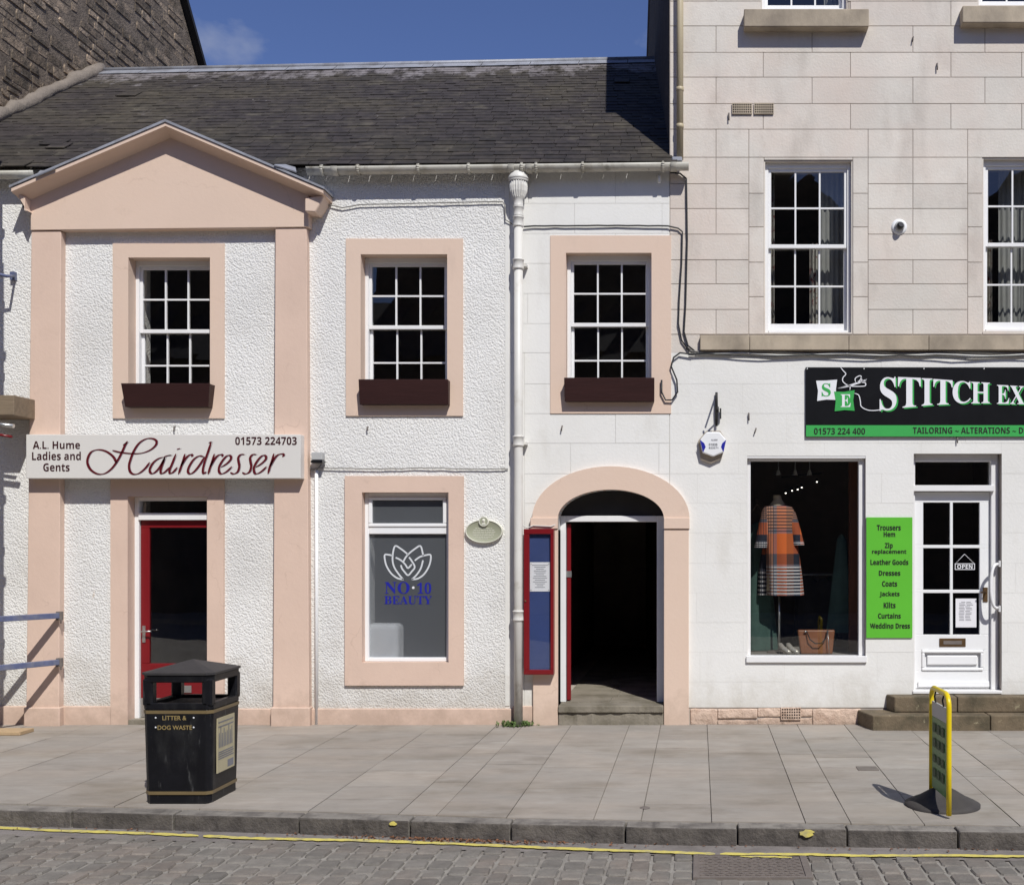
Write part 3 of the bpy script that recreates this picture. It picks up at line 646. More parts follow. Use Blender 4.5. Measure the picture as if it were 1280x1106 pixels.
pit = math.atan(TP); step = .128; rows = int((YR-FY+.12)/math.cos(pit)/step)
restS = MB(); cnt = 0
for rI in range(rows):
    s = rI*step; y = FY-.16+s*math.cos(pit); x = XL+(.11 if rI%2 else 0)
    while x < XP-.03:
        wd = R.uniform(.17,.24); xc = min(x+wd/2, XP-.04)
        if y < FY+.32 and -6.5 < xc < -3.5 and rz_(xc,y) < 5.70-.445*abs(xc+5.08)+.03: x += wd; continue
        k = R.randrange(5); dz = R.uniform(0,.006); tl = R.uniform(-.007,.007)
        loc = (xc, y, rz_(xc, y)+.004+dz); yaw = R.uniform(-.012,.012); sx, sy, sz = wd-.006, .21, .009
        if R.random() < .006: loc = (xc, y-.03, loc[2])
        Mx = Matrix.Translation(loc) @ Matrix.Rotation(pit-.045+tl, 4, 'X') @ Matrix.Rotation(yaw, 4, 'Z') @ Matrix.Diagonal((sx,sy,sz,1))
        if cnt < 300:
            o = bpy.data.objects.new('slate', SL[k][0]); sc.collection.objects.link(o); o.parent = roof; o.matrix_local = Matrix.Translation(-Vector(low.location)) @ Mx; cnt += 1
        else: restS.add([tuple(Mx @ Vector(v)) for v in SL[k][1]], [(0,5,4,3,2,1),(6,7,8,9,10,11)]+[(q,(q+1)%6,6+(q+1)%6,6+q) for q in range(6)])
        x += wd
restS.build('slates', M['slate'], roof, kind='stuff')
rd = MB(); N_ = 12
for i in range(N_):
    xa = XL+(XP-XL)*i/N_+.004; xb = XL+(XP-XL)*(i+1)/N_-.004; za, zb = rz_(xa,YR), rz_(xb,YR)
    for (a, b, c, dd) in ((-.16,-.085,-.0,.05),):
        rd.add([(xa,YR-.17,za-.085),(xb,YR-.17,zb-.085),(xb,YR-.03,zb+.012),(xa,YR-.03,za+.012),(xb,YR+.16,zb-.09),(xa,YR+.16,za-.09)],[(0,1,2,3),(3,2,4,5)])
rd.tube([(XL,YR,rz_(XL,YR)+.028),(XP,YR,rz_(XP,YR)+.028)], .035, 8)
rdo = rd.build('ridge_lead', M['lead'], roof)
# gutter
def gut(x0,x1,zf,n=40):
    mb = MB(); r = .062; yc = FY-.135; pr = arc(0,0,r,r,math.pi,2*math.pi,10)
    k = len(pr); pr2 = [(u*.9,v*.9+.002) for u,v in pr]; xs = [x0+(x1-x0)*i/6 for i in range(7)]; b = 0
    for X in xs:
        for (u,v) in pr+pr2[::-1]: mb.v.append((X,yc+u,zf(X)+v))
    m_ = 2*k
    for i in range(6):
        for j in range(m_): mb.face((i*m_+j,(i+1)*m_+j,(i+1)*m_+(j+1)%m_,i*m_+(j+1)%m_),0,True)
    mb.face(list(range(m_))); mb.face([6*m_+j for j in range(m_)][::-1])
    return mb
gzf = lambda X: fz(206.5-(X-XP)*128*.012, .13)-.0+.005
gutter = thing('gutter', (fx(630), FY-.13, fz(210)), 'long off-white half-round gutter running along the slate eaves', 'gutter')
gut(fx(385,.13), fx(861,.13), gzf).build('trough', M['gutter'], gutter)
gut(XL+.02, fx(46,.13), lambda X: gzf(X)-.005).build('trough', M['gutter'], gutter)
for px in (404,449,524,587,653,671,729,829): 
    X = fx(px,.13); mb = MB(); pts = [(X,FY-.135+a,gzf(X)+b) for a,b in arc(0,0,.068,.068,math.pi,2*math.pi,10)]
    for q in range(10):
        (x_,y_,z_),(x2,y2,z2) = pts[q],pts[q+1]
        mb.add([(X-.014,y_,z_),(X+.014,y_,z_),(X+.014,y2,z2),(X-.014,y2,z2)],[(0,1,2,3)],0,True)
    mb.tube([(X,FY-.205,gzf(X)+.004),(X,FY-.06,gzf(X)+.05)],.008,6)
    ob = mb.build('bracket', M['gutter'], gutter); so = ob.modifiers.new('s','SOLIDIFY'); so.thickness = .003
for px in (420,640,662,842):
    X = fx(px,.13); MB().lathe([(.069,-.03),(.071,-.028),(.071,.028),(.069,.03)],(X,FY-.135,gzf(X)),12,axis='x',a0=math.pi,a1=2*math.pi).build('joint', M['gutter'], gutter)
# downpipe with fluted hopper
dp = thing('downpipe', (fx(648,.1), FY-.1, 0), 'off-white downpipe with fluted cup hopper dividing harled and smooth walls', 'downpipe')
X, Y = fx(648,.12), FY-.115
hop = MB().lathe([(.0,.0),(.045,-.01),(.075,-.035),(.092,-.07),(.098,-.085),(.1,-.10),(.092,-.105)], (X,Y,fz(211,.12)), 24, sy=.8)
hop.lathe([(.092,-.105),(.096,-.115),(.086,-.125)], (X,Y,fz(211,.12)), 24, sy=.8).build('hopper', M['pipe'], dp)
fl = MB(); n = 40; prof = [(.083,-.125),(.088,-.17),(.084,-.22),(.066,-.27),(.048,-.30)]; b = 0
for ri, (r, h) in enumerate(prof):
    for k in range(n):
        rr = r*(1 if k%2 else .88); a = 2*math.pi*k/n; fl.v.append((X+rr*math.cos(a), Y+.85*rr*math.sin(a), fz(211,.12)+h))
for i in range(4):
    for k in range(n): fl.face((i*n+k,i*n+(k+1)%n,(i+1)*n+(k+1)%n,(i+1)*n+k),0,False)
fl.build('fluted_cup', M['pipe'], dp, recalc=True)
MB().tube([(X,Y,fz(248)),(X,Y,fz(560)),(X-.002,Y,fz(700)),(X,Y,.01)], .042, 16).build('pipe', M['pipe'], dp)
for py,r_ in ((252,.05),(264,.05),(277,.053),(330,.056),(551,.056),(769,.056)):
    MB().lathe([(.042,-.055),(r_-.004,-.05),(r_,-.045),(r_-.004,-.035),(r_-.006,.03),(r_,.035),(r_,.045),(.042,.052)],(X,Y,fz(py,.12)),16).build('collar', M['pipe'], dp)
for py in (334,555,773): MB().box(X-.075,X+.075,Y+.03,FY,fz(py)-.012,fz(py)+.012).build('fixing_lug', M['pipe'], dp)

# sash window: part window > sash, glazing_bar, pane
def sash(parent, op, y, zmid, mat_, glass, cols=3, ft=.035, st=.028, bar=.016, zlow=None, bott=.05, top=.05, mat_l=None):
    x0,x1,z0,z1 = op; g = .012; x0 += g; x1 -= g; z0 += g; z1 -= g
    mb = MB(); mb.box(x0,x0+ft,y,y+.10,z0,z1); mb.box(x1-ft,x1,y,y+.10,z0,z1); mb.box(x0+ft,x1-ft,y,y+.10,z1-top,z1); mb.box(x0+ft,x1-ft,y-.01,y+.10,z0,z0+.03)
    wd = mb.build('window', mat_, parent, bevel=.003)
    for (a, b, yy, up) in ((zmid-.02, z1-top, y+.018, True), (z0+.03, zmid+.022, y+.055, False)):
        X0, X1 = x0+ft, x1-ft; s = MB(); rb = .038 if up else bott; rt = .03 if up else .036
        s.box(X0,X0+st,yy,yy+.035,a,b); s.box(X1-st,X1,yy,yy+.035,a,b); s.box(X0+st,X1-st,yy,yy+.035,a,a+rb); s.box(X0+st,X1-st,yy,yy+.035,b-rt,b)
        s.build('sash', mat_, wd, bevel=.003)
        xa, xb, za, zb = X0+st, X1-st, a+rb, b-rt; zm = (za+zb)/2
        for k in range(1, cols):
            xx = xa+(xb-xa)*k/cols; MB().box(xx-bar/2,xx+bar/2,yy+.004,yy+.03,za,zb).build('glazing_bar', mat_, wd)
        MB().box(xa,xb,yy+.006,yy+.028,zm-bar/2,zm+bar/2).build('glazing_bar', mat_, wd)
        for k in range(cols):
            xl = xa+(xb-xa)*k/cols+(bar/2 if k else 0); xr = xa+(xb-xa)*(k+1)/cols-(bar/2 if k < cols-1 else 0)
            for zl, zr in ((za, zm-bar/2),(zm+bar/2, zb)):
                t1, t2 = R.uniform(-.0015,.0015), R.uniform(-.0015,.0015)
                MB().add([(xl,yy+.016+t1,zl),(xr,yy+.016-t1,zl),(xr,yy+.016+t2,zr),(xl,yy+.016-t2,zr)],[(0,1,2,3)]).build('pane', glass, wd)
    return wd
sash(low, W1, FY+.125, fz(414,-.14), M['white'], M['glass'])
sash(low, W2, FY+.125, fz(409,-.14), M['white'], M['glass'])
sash(low, W3, FY+.10, fz(406,-.12), M['white'], M['glass'])
# interiors
def room(parent, x0,x1,z0,z1,dep, m, y0=FY+WT-.02, fl=None):
    mb = MB(); y1 = y0+dep
    mb.add([(x0,y0,z0),(x1,y0,z0),(x1,y1,z0),(x0,y1,z0),(x0,y0,z1),(x1,y0,z1),(x1,y1,z1),(x0,y1,z1)],[(0,1,2,3),(4,7,6,5),(0,3,7,4),(1,5,6,2),(3,2,6,7)])
    return mb.build('room', m, parent)
room(low, XL+.1, fx(330), 2.9, EZ-.02, 3.0, M['room']); room(low, fx(340), fx(620), 2.9, EZ-.02, 3.0, M['room']); room(low, fx(640), fx(835), 2.9, EZ-.02, 3.0, M['room'])
room(low, fx(90), fx(330), .0, 2.85, 3.0, M['room']); room(low, fx(400), fx(620), .0, 2.85, 3.0, M['roomp'])
# passage behind the arch
MB().add([(fx(700),FY+.1,.19),(fx(828),FY+.1,.19),(fx(828),FY+6,.19),(fx(700),FY+6,.19)],[(0,1,2,3)]).build('passage_floor', M['gap'], low)
room(low, fx(697.5)-.25, fx(830.5)+.25, .185, 2.8, 6, M['room'], y0=FY+WT-.01)
pf = bpy.data.objects['passage_floor']
r = random.Random(5); y = FY+.13
while y < FY+3:
    ln = r.uniform(.3,.45); x = fx(699)
    while x < fx(828)+.2:
        wd = r.uniform(.3,.55); MB().box(x+.004,x+wd-.004,y+.004,y+ln-.004,.18,.196+r.uniform(0,.003)).build('flagstone', M['stepg'], pf); x += wd
    y += ln
# arch door frame, fanlight and open red leaf
af = MB(); yf = FY+.14
af.box(AR[0],AR[0]+.055,yf,yf+.09,.196,cz_+.03); af.box(AR[1]-.075,AR[1],yf,yf+.09,.196,cz_+.03); af.box(AR[0]+.055,AR[1]-.075,yf,yf+.09,cz_-.03,cz_+.03)
af.build('door_frame', M['white'], low, bevel=.005)
fan = arc(cx_, cz_+.03, RX, RZ_-.01, 0, math.pi, 20); MB().prism_y([(x_,z_) for x_,z_ in fan], yf+.03, yf+.04).build('fanlight', M['blackm'], low)
dl = MB().prism_z([(AR[0]+.062,yf+.05),(AR[0]+.102,yf+.05),(AR[0]-.03,yf+.95),(AR[0]-.07,yf+.95)],.21,cz_-.05); dl = dl.build('door', M['red'], low, bevel=.004, label='red door leaf standing open inside the arch')
MB().box(AR[0]+.055,AR[0]+.108,yf+.043,yf+.049,fz(722),fz(714)).build('hinge_plate', M['steel'], dl)
stp = MB().prism_z([(fx(698,.08),FY-.10),(fx(760),FY-.115),(fx(831,.08),FY-.10),(fx(830),FY+.12),(fx(698),FY+.12)], -.02, .192)
stp = MB(); 
nx = 22
for lay,(za,zb,yo) in enumerate(((-.02,.118,.0),(.120,.192,.02))):
    pts = [(fx(698.5)+(fx(829.5)-fx(698.5))*k/nx, FY-.045-yo+R.uniform(-.008,.008)) for k in range(nx+1)]
    stp.prism_z(pts+[(fx(829.5),FY+.13),(fx(698.5),FY+.13)], za, zb)
tag(stp.build('door_step', M['stepg'], None, bevel=.012, seg=2), 'worn grey stone step with a split edge under the arched passage', 'step')
# ground-floor beauty window
gx0,gx1,gz0,gz1 = GW; g=.012; yw = FY+.06
gw = MB(); f_ = .04
zt_ = fz(663,-.07)
gw.box(gx0+g,gx0+g+f_,yw,yw+.07,gz0+g,gz1-g); gw.box(gx1-g-f_,gx1-g,yw,yw+.07,gz0+g,gz1-g); gw.box(gx0+g+f_,gx1-g-f_,yw,yw+.07,gz1-g-f_,gz1-g); gw.box(gx0+g+f_,gx1-g-f_,yw,yw+.07,gz0+g,gz0+g+.04); gw.box(gx0+g+f_,gx1-g-f_,yw,yw+.07,zt_-.035,zt_+.035)
gwo = gw.build('window', M['upvc'], low, bevel=.005)
xa, xb = gx0+g+f_, gx1-g-f_
tl = MB()
for c in cells(xa,xb,zt_+.035,gz1-g-f_,[(xa+.035,xb-.035,zt_+.07,gz1-g-f_-.03)]): tl.box(c[0],c[1],yw-.012,yw+.03,c[2],c[3])
tl.build('top_light_frame', M['upvc'], gwo, bevel=.006)
M['topf'] = M['frost']
MB().add([(xa,yw+.02,zt_),(xb,yw+.02,zt_),(xb,yw+.02,gz1-.03),(xa,yw+.02,gz1-.03)],[(0,1,2,3)]).build('pane', M['frost'], gwo, label='small clear grey pane of the top light')
MB().add([(xa,yw+.035,gz0+.03),(xb,yw+.035,gz0+.03),(xb,yw+.035,zt_-.02),(xa,yw+.035,zt_-.02)],[(0,1,2,3)]).build('pane', M['frost'], gwo, label='large frosted pane with lotus logo')
T = lambda x, y: (450+x/10.667, 670+y/10.667)
lg = MB(); dw = -.092
D_ = -(yw+.034-FY)
for s in ([(580,575),(500,560),(420,500),(360,410),(335,330),(330,250),(380,247),(430,258)],
          [(575,575),(520,510),(460,420),(435,330),(440,220),(470,130),(540,165),(600,210),(640,245)],
          [(690,575),(770,565),(850,510),(910,420),(940,330),(940,250),(880,252),(800,275),(730,325)],
          [(690,575),(750,520),(810,430),(840,320)],[(842,262),(835,220),(805,130),(730,170),(660,225),(610,280),(580,335)],
          [(475,285),(520,305),(570,340),(610,385),(640,425),(690,375),(690,375)],[(655,280),(690,330),(730,410),(690,470),(640,520),(590,470),(560,430),(545,385)]):
    pen(lg, s, T, 22, 22, 0, D_, steps=4)
lg.build('logo', M['lightfrost'], gwo)
lt = MB()
D3 = D_+.0015
put_text(lt, 'NO', px_rect(481,512,727,742,D3), 'serif'); put_text(lt, '10', px_rect(521.5,539,728,742,D3), 'serif'); put_text(lt, 'BEAUTY', px_rect(480.5,540,744.5,755,D3), 'serif')
lt.lathe([(0,0),(.013,0)], (fx(516.6,D3),FY-D3,fz(734.3,D3)), 12, axis='y', m=1)
lt.build('lettering', [M['bluev'], M['wvinyl']], gwo)
tag(MB().box(fx(450),fx(494),yw+.045,yw+.3,gz0-.1,fz(781)).build('towel_stack', mat('white_towel',(.85,.84,.82),.9), None, bevel=.05, seg=3), 'pale folded towels seen through the frosted beauty window, lower left', 'towels')
# hairdresser door
yd = FY+.10; hx0,hx1 = HD[0]+.012, HD[1]-.012
hf = MB(); zl0,zl1 = fz(650,-.1),fz(641,-.1)
hf.box(hx0,hx0+.045,yd,yd+.09,.03,HD[3]-.012); hf.box(hx1-.03,hx1,yd,yd+.09,.03,HD[3]-.012); hf.box(hx0+.045,hx1-.03,yd,yd+.09,HD[3]-.05,HD[3]-.012); hf.box(hx0+.045,hx1-.03,yd-.015,yd+.09,zl0,zl1)
hfo = hf.build('door_frame', M['white'], low, bevel=.004)
MB().add([(hx0,yd+.05,zl1),(hx1,yd+.05,zl1),(hx1,yd+.05,HD[3]-.03),(hx0,yd+.05,HD[3]-.03)],[(0,1,2,3)]).build('pane', M['glass'], hfo)
dx0,dx1 = hx0+.047,hx1-.032; z0_ = .05; db = MB()
for c in cells(dx0,dx1,z0_,zl0-.004,[(dx0+.085,dx1-.018,.58,zl0-.075)]): db.box(c[0],c[1],yd+.03,yd+.07,c[2],c[3])
hdo = db.build('door', M['red'], low, bevel=.004, label='red glazed entrance door')
MB().box(dx0+.084,dx1-.017,yd+.048,yd+.052,.579,zl0-.074).build('pane', M['glass'], hdo)
MB().box(dx0+.0,dx1,yd+.024,yd+.029,.05,.24).build('kick_plate', M['steel'], hdo)
hd = MB().box(dx0+.02,dx0+.05,yd+.022,yd+.03,fz(804),fz(783)); hd.tube([(dx0+.035,yd+.03,fz(790)),(dx0+.035,yd-.02,fz(790)),(dx0+.13,yd-.025,fz(789.5))],.008,8); hd.build('handle', M['steel'], hdo)
MB().box(fx(221,-.1),fx(238,-.1),yd+.02,yd+.0295,fz(866,-.1),fz(857,-.1)).build('letter_plate', M['steel'], hdo, bevel=.003)
MB().box(HD[0]-.0,HD[1],FY-.02,FY+.2,-.02,.045).build('threshold', M['stepg'], low)

# ------------------------------------------------------------------ window boxes
def wbox(name, x0,x1,y0,y1,d,label,sl=.0):
    t_ = thing(name, (fx((x0+x1)/2,d),FY,fz(y1,d)), label, 'window box', 'brown window boxes on the first floor sills')
    X0,X1,Z0,Z1 = fx(x0,d),fx(x1,d),fz(y1,d),fz(y0,d); i_ = .03
    mb = MB(); mb.add([(X0+sl,FY-d+.03,Z0),(X1-sl,FY-d+.03,Z0),(X1,FY-d,Z1),(X0,FY-d,Z1),(X0+sl,FY-d+.05,Z0),(X1-sl,FY-d+.05,Z0),(X1,FY-d+.02,Z1),(X0,FY-d+.02,Z1)],[(0,1,2,3),(7,6,5,4),(0,4,5,1),(3,2,6,7),(1,5,6,2),(0,3,7,4)])
    mb.build('front_board', M['boxbrown'], t_, bevel=.003)
    for s, xx in ((1,X0+.004),(-1,X1-.022)):
        MB().add([(xx+s*sl,FY-d+.05,Z0),(xx+.018+s*sl,FY-d+.05,Z0),(xx+.018+s*sl,FY+.03,Z0),(xx+s*sl,FY+.03,Z0),(xx,FY-d+.021,Z1-.004),(xx+.018,FY-d+.021,Z1-.004),(xx+.018,FY+.03,Z1-.004),(xx,FY+.03,Z1-.004)],
           [(0,3,2,1),(4,5,6,7),(0,1,5,4),(1,2,6,5),(2,3,7,6),(3,0,4,7)]).build('end_board', M['boxbrown'], t_)
    MB().box(X0+.03+sl,X1-.03-sl,FY-d+.052,FY+.03,Z0,Z0+.02).build('bottom_board', M['boxbrown'], t_)
    MB().box(X0+.03+sl,X1-.03-sl,FY-d+.054,FY+.028,Z0+.02,Z1-.05).build('soil', M['gap'], t_)
wbox('window_box',151,262,479,508,.15,'dark brown window box on the sill above the hairdresser sign',.025)
wbox('window_box',448,560,474,505,.13,'dark brown window box between pediment and fluted downpipe',.002)
wbox('window_box',705,818,472,501,.12,'dark brown window box above the arched passage',.002)

# ------------------------------------------------------------------ hairdresser sign
d = .195
hs = thing('shop_sign', (fx(200,d),FY-.1,fz(598,d)), 'pale grey hairdresser sign board with maroon script lettering', 'sign')
MB().box(fx(32.5,d),fx(375.5,d),FY-d,FY-.075,fz(598,d),fz(543,d)).build('board', M['signgrey'], hs, bevel=.004)
lt = MB(); d += .003
for b,x0,x1,y0,y1 in (('A.L. Hume',41,100,551.5,561),('Ladies and',40,101,564.5,575),('Gents',54,87,579,589),('01573 224703',294,371,546,556)):
    lt = MB(); put_text(lt, b, px_rect(x0,x1,y0,y1,d), 'sans'); lt.build('lettering', M['darkmar'], hs)
T = lambda x, y: (100+x/4.571, 540+y/4.571)
HS = [[(208,178),(190,140),(150,110),(105,100),(65,112),(45,145),(43,180),(62,215),(100,238),(140,236),(180,208),(215,160),(240,112),(258,72),(272,52)],
 [(245,74),(268,60)],
 [(185,104),(225,114),(290,122),(350,120),(400,102),(432,74),(436,50),(415,37),(378,38),(338,62),(308,105),(290,150),(280,190),(286,225),(308,240),(338,234),(372,206),(398,172)],
 [(478,142),(450,150),(420,172),(400,205),(400,228),(416,236),(442,216),(466,182),(486,142)],[(500,134),(520,130)],[(486,142),(468,190),(460,222),(466,236),(484,228),(512,200)],[(478,142),(500,134),(522,132)],
 [(548,124),(528,175),(512,215),(514,235),(532,228),(556,200)],[(553,97),(562,96),(572,93)],
 [(600,124),(590,160),(576,200),(562,240)],[(576,196),(600,155),(622,132),(640,128),(638,140)],
 [(706,140),(680,136),(650,155),(625,192),(616,224),(630,238),(655,222),(685,184),(712,140)],[(750,55),(732,110),(712,170),(702,215),(706,236),(722,226)],[(735,62),(752,54)],
 [(768,124),(756,165),(742,205),(732,240)],[(744,198),(768,155),(790,132),(812,128),(812,140)],
 [(806,200),(840,178),(862,152),(858,134),(838,136),(814,162),(796,195),(794,224),(808,238),(836,226),(868,196)],
 [(940,128),(918,128),(904,146),(906,170),(910,196),(900,226),(878,238),(858,230)],
 [(1008,128),(986,128),(972,146),(974,170),(978,196),(968,226),(946,238),(926,230)],
 [(1004,200),(1038,178),(1062,152),(1058,134),(1038,136),(1014,162),(996,195),(994,224),(1006,238),(1034,226),(1066,196)],
 [(1108,122),(1098,160),(1084,200),(1074,238)],[(1086,196),(1108,155),(1130,130),(1156,124),(1164,130),(1156,140)]]
s1 = MB(); s2 = MB()
for s in HS:
    pen(s2, [(x+9,y+1) for x,y in s], T, 1.6, 1.8, 0, d, steps=5)
    pen(s1, s, T, 4.0, 14, math.radians(12), d+.002, steps=5)
s1.build('script_lettering', M['maroon'], hs); s2.build('script_outline', M['greyline'], hs)

# ------------------------------------------------------------------ tall ashlar building on the right
tall = thing('tall_building', (2, FY, 0), 'tall buff ashlar building with painted shopfront on its ground floor', 'building')
XR = fx(1560); ZT = 8.42
hl = [SW,SD,R1,R2,R3,R4]
tw = MB()
for c in cells(XP, XR, -.05, ZT, hl): tw.box(c[0],c[1],FY+.003,FY+WT,c[2],c[3])
twall = tw.build('wall', M['mortar'], tall, label='ashlar and painted front wall')
# painted ground floor, continuous across both houses
cl2 = cl
for (xa,xb,par) in ((fx(655.5),XP-.003,wallp),(XP+.003,XR,twall)):
    blocks(par, 'painted_block', xa, xb, cl2, pj, [(AR[0],AR[1],-.1,AR[3]),SW,SD,(fx(688),fx(839),fz(517),fz(441))], .0025 if par is wallp else .0045, .003, M['paint'], 9)
MB().box(fx(637.5),fx(655),FY-.004,FY+.002,.18,fz(441.5)).build('margin_strip', M['paint'], wallp)
MB().box(XP+.003,XR,FY-.001,FY+.002,fz(884),fz(441)).build('joint_paint', M['paintj'], twall) if False else None
pj_ = MB()
for c in cells(XP+.002, XR, fz(883.5), fz(441), [SW,SD]): pj_.box(c[0],c[1],FY-.003,FY+.0025,c[2],c[3])
pj_.build('painted_render', M['paintj'], twall)
# ashlar blocks
ys = [-190,-158,-126,-94,-62,-30,2,33,66,97,130,162,197,230,261,293,325,355,387,418]
cz2 = [fz(y) for y in ys]
JA = (895,1015,1141,1231,1340,1450); JB = (954,1063,1188.5,1277,1390,1500)
def aj(ci):
    y = ys[ci]
    if y >= 162:
        j = [936,955,1066,1085,1209.5,1228,1340,1359,1450]
        if y == 162: return [fx(q) for q in (895,936,1085,1141,1209.5,1359,1450)]
        return [fx(q) for q in j+([895,1141] if ci%2==0 or ci==13 else [])]
    return [fx(q) for q in (JA if ci%2 else JB)]
J = []
for (a,b) in ((936,955),(1066,1085),(1209.5,1228),(1340,1359)): J.append((fx(a),fx(b),fz(418),fz(197)))
blocks(twall,'ashlar_block',XP+.003,XR,cz2,aj,[R1,R2,R3,R4]+J,.004,.007,M['ashlar'],4,minw=.03)
for (a,b,z0,z1) in J:
    yy = [197,242,284,328,371,418]
    for p,q in zip(yy,yy[1:]): MB().box(a+.0035,b-.0035 if True else b,FY-.004,FY+.01,fz(q)+.0035,fz(p)-.0035).build('jamb_stone', M['ashlar'], twall)
for op in (R1,R2,R3,R4): rev(op,None,FY+.2).build('reveal', M['ashlar'], tall)
MB().box(XP+.003,fx(875)-.004,FY-.004,FY+.002,fz(441),fz(418.5)).build('ashlar_block', M['ashlar'], twall)
# string course
for a,b in ((875,937),(937,1061),(1061,1161),(1161,1280),(1280,1400),(1400,1560)):
    MB().box(fx(a,.06)+.002,fx(b,.06)-.002,FY-.065,FY+.002,fz(437.5,.06),fz(419,.06)).build('string_course', M['sill'], tall, bevel=.004)
for a,b,y0,y1 in ((930,1086,12,34),(1203,1350,8,29)):
    MB().box(fx(a,.12),fx(b,.12),FY-.13,FY+.15,fz(y1,.12),fz(y0,.12)).build('window_sill', M['sill'], tall, bevel=.006)
# sash windows of the tall building
sash(tall, R1, FY+.06, fz(308,-.08), M['white'], M['glass'], bott=.075)
sash(tall, R2, FY+.06, fz(306,-.08), M['white'], M['glass'], bott=.075)
sash(tall, R3, FY+.06, fz(-75,-.08), M['white'], M['glass'], bott=.06)
sash(tall, R4, FY+.06, fz(-75,-.08), M['white'], M['glass'], bott=.06)
room(tall, XP+.3, fx(1150), fz(430), fz(170), 3, M['roomp']); room(tall, fx(1160), XR, fz(430), fz(170), 3, M['roomp'])
room(tall, XP+.3, fx(1150), fz(40), ZT-.02, 3, M['roomp']); room(tall, fx(1160), XR, fz(40), ZT-.02, 3, M['roomp'])
# gable wall skewed behind the roof, and roof
gp_ = [(-.285,FY+.01),(-.80,17.1)]
sl = .69; g0 = Vector((XP+.012,FY+.012)); g1 = Vector((-.80,17.2)); mid = (g0+g1)/2
gv = [(g0.x,g0.y,0),(g1.x,g1.y,0),(g1.x,g1.y,ZT),(mid.x,mid.y,ZT+sl*(mid.y-FY)),(g0.x,g0.y,ZT)]
gm = MB(); gm.add(gv+[(x_+.35,y_,z_) for x_,y_,z_ in gv],[(0,4,3,2,1),(5,6,7,8,9),(0,1,6,5),(1,2,7,6),(2,3,8,7),(3,4,9,8),(4,0,5,9)])
gm.build('gable_wall', M['gable'], tall)
tr_ = MB(); tr_.add([(g0.x-.03,FY-.2,ZT-.05),(XR,FY-.2,ZT-.05),(XR,mid.y,ZT+sl*(mid.y-FY)+.05),(mid.x-.03,mid.y,ZT+sl*(mid.y-FY)+.05),(XR,17.4,ZT),(g1.x-.03,17.4,ZT)],[(0,1,2,3),(3,2,4,5)])
to = tr_.build('roof', M['slate'], tall); so = to.modifiers.new('s','SOLIDIFY'); so.thickness=.06
# shop window
yw = FY+.05; x0,x1,z0,z1 = SW; mb = MB(); f_=.035
mb.box(x0,x0+f_,yw,yw+.07,z0+.05,z1); mb.box(x1-.06,x1-.0,yw,yw+.07,z0+.05,z1); mb.box(x0+f_,x1-.06,yw,yw+.07,z1-.045,z1); mb.box(x0-.01,x1+.01,FY-.03,yw+.07,z0-.012,z0+.05)
swo = mb.build('window', M['white'], tall, bevel=.004, label='large shop window with white frame')
MB().box(x0,x1,FY-.0,yw,z1-.02,z1).build('window_head', M['white'], swo)
MB().add([(x0,yw+.04,z0),(x1,yw+.04,z0),(x1,yw+.04,z1),(x0,yw+.04,z1)],[(0,1,2,3)]).build('pane', M['shopglass'], swo)
FLZ = .66
MB().box(x0-.1,x1+.3,FY+.13,FY+1.1,FLZ-.05,FLZ).build('display_shelf', mat('display_shelf_board',(.22,.2,.18),.8), swo)
# shop door
yd = FY+.10; x0,x1,z0,z1 = SD; fr = MB(); zt = fz(610.5,-.1)
xr = fx(1237,-.12); xl = x0
fr.box(xl,xl+.03,yd-.02,yd+.08,z0+.03,z1); fr.box(xr+.005,xr+.07,yd-.02,yd+.08,z0+.03,z1); fr.box(xl+.03,xr+.005,yd-.02,yd+.08,z1-.07,z1); fr.box(xl+.0,xr+.03,yd-.055,yd+.08,zt-.03,zt+.03)
fr.box(xr+.07,x1,yd-.0,yd+.08,z0+.03,z1); fr.box(xl-.01,x1+.0,FY-.02,yd+.1,z0,z0+.03)
fro = fr.build('door_frame', M['white'], tall, bevel=.004)
MB().add([(xl,yd+.05,zt),(xr,yd+.05,zt),(xr,yd+.05,z1-.03),(xl,yd+.05,z1-.03)],[(0,1,2,3)]).build('pane', M['shopglass'], fro)
A,B,Cc,Dd = xl+.033, xr+.002, z0+.035, zt-.035; q = -.12
pan = [(fx(a,q),fx(b,q),fz(d_,q),fz(c,q)) for a,b in ((1154,1187.5),(1191,1224.5)) for c,d_ in ((628,681),(685,737),(741,793))]
lp = (fx(1152,q),fx(1229,q),fz(838,q),fz(812,q))
db = MB()
for c in cells(A,B,Cc,Dd,pan+[lp]): db.box(c[0],c[1],yd+.02,yd+.06,c[2],c[3])
sdo = db.build('door', M['upvc'], tall, label='white half-glazed shop door', bevel=.003)
for (a,b,c,e) in pan: MB().add([(a,yd+.04,c),(b,yd+.04,c),(b,yd+.04,e),(a,yd+.04,e)],[(0,1,2,3)]).build('pane', M['shopglass'], sdo)
a,b,c,e = lp; MB().box(a,b,yd+.045,yd+.05,c,e).build('lower_panel', M['upvc'], sdo)
mo = MB()
for cc in cells(a,b,c,e,[(a+.03,b-.03,c+.03,e-.03)]): mo.box(cc[0],cc[1],yd+.005,yd+.03,cc[2],cc[3])
mo.box(a+.055,b-.055,yd+.022,yd+.046,c+.055,e-.055); mo.build('panel_moulding', M['upvc'], sdo, bevel=.01, seg=2)
MB().box(fx(1174,q),fx(1207,q),yd+.012,yd+.0195,fz(808,q),fz(797.5,q)).build('letter_plate', M['brass'], sdo, bevel=.003)
MB().box(fx(1179,q),fx(1202,q),yd+.008,yd+.0118,fz(805,q),fz(800.5,q)).build('letter_flap', M['iron'], sdo)
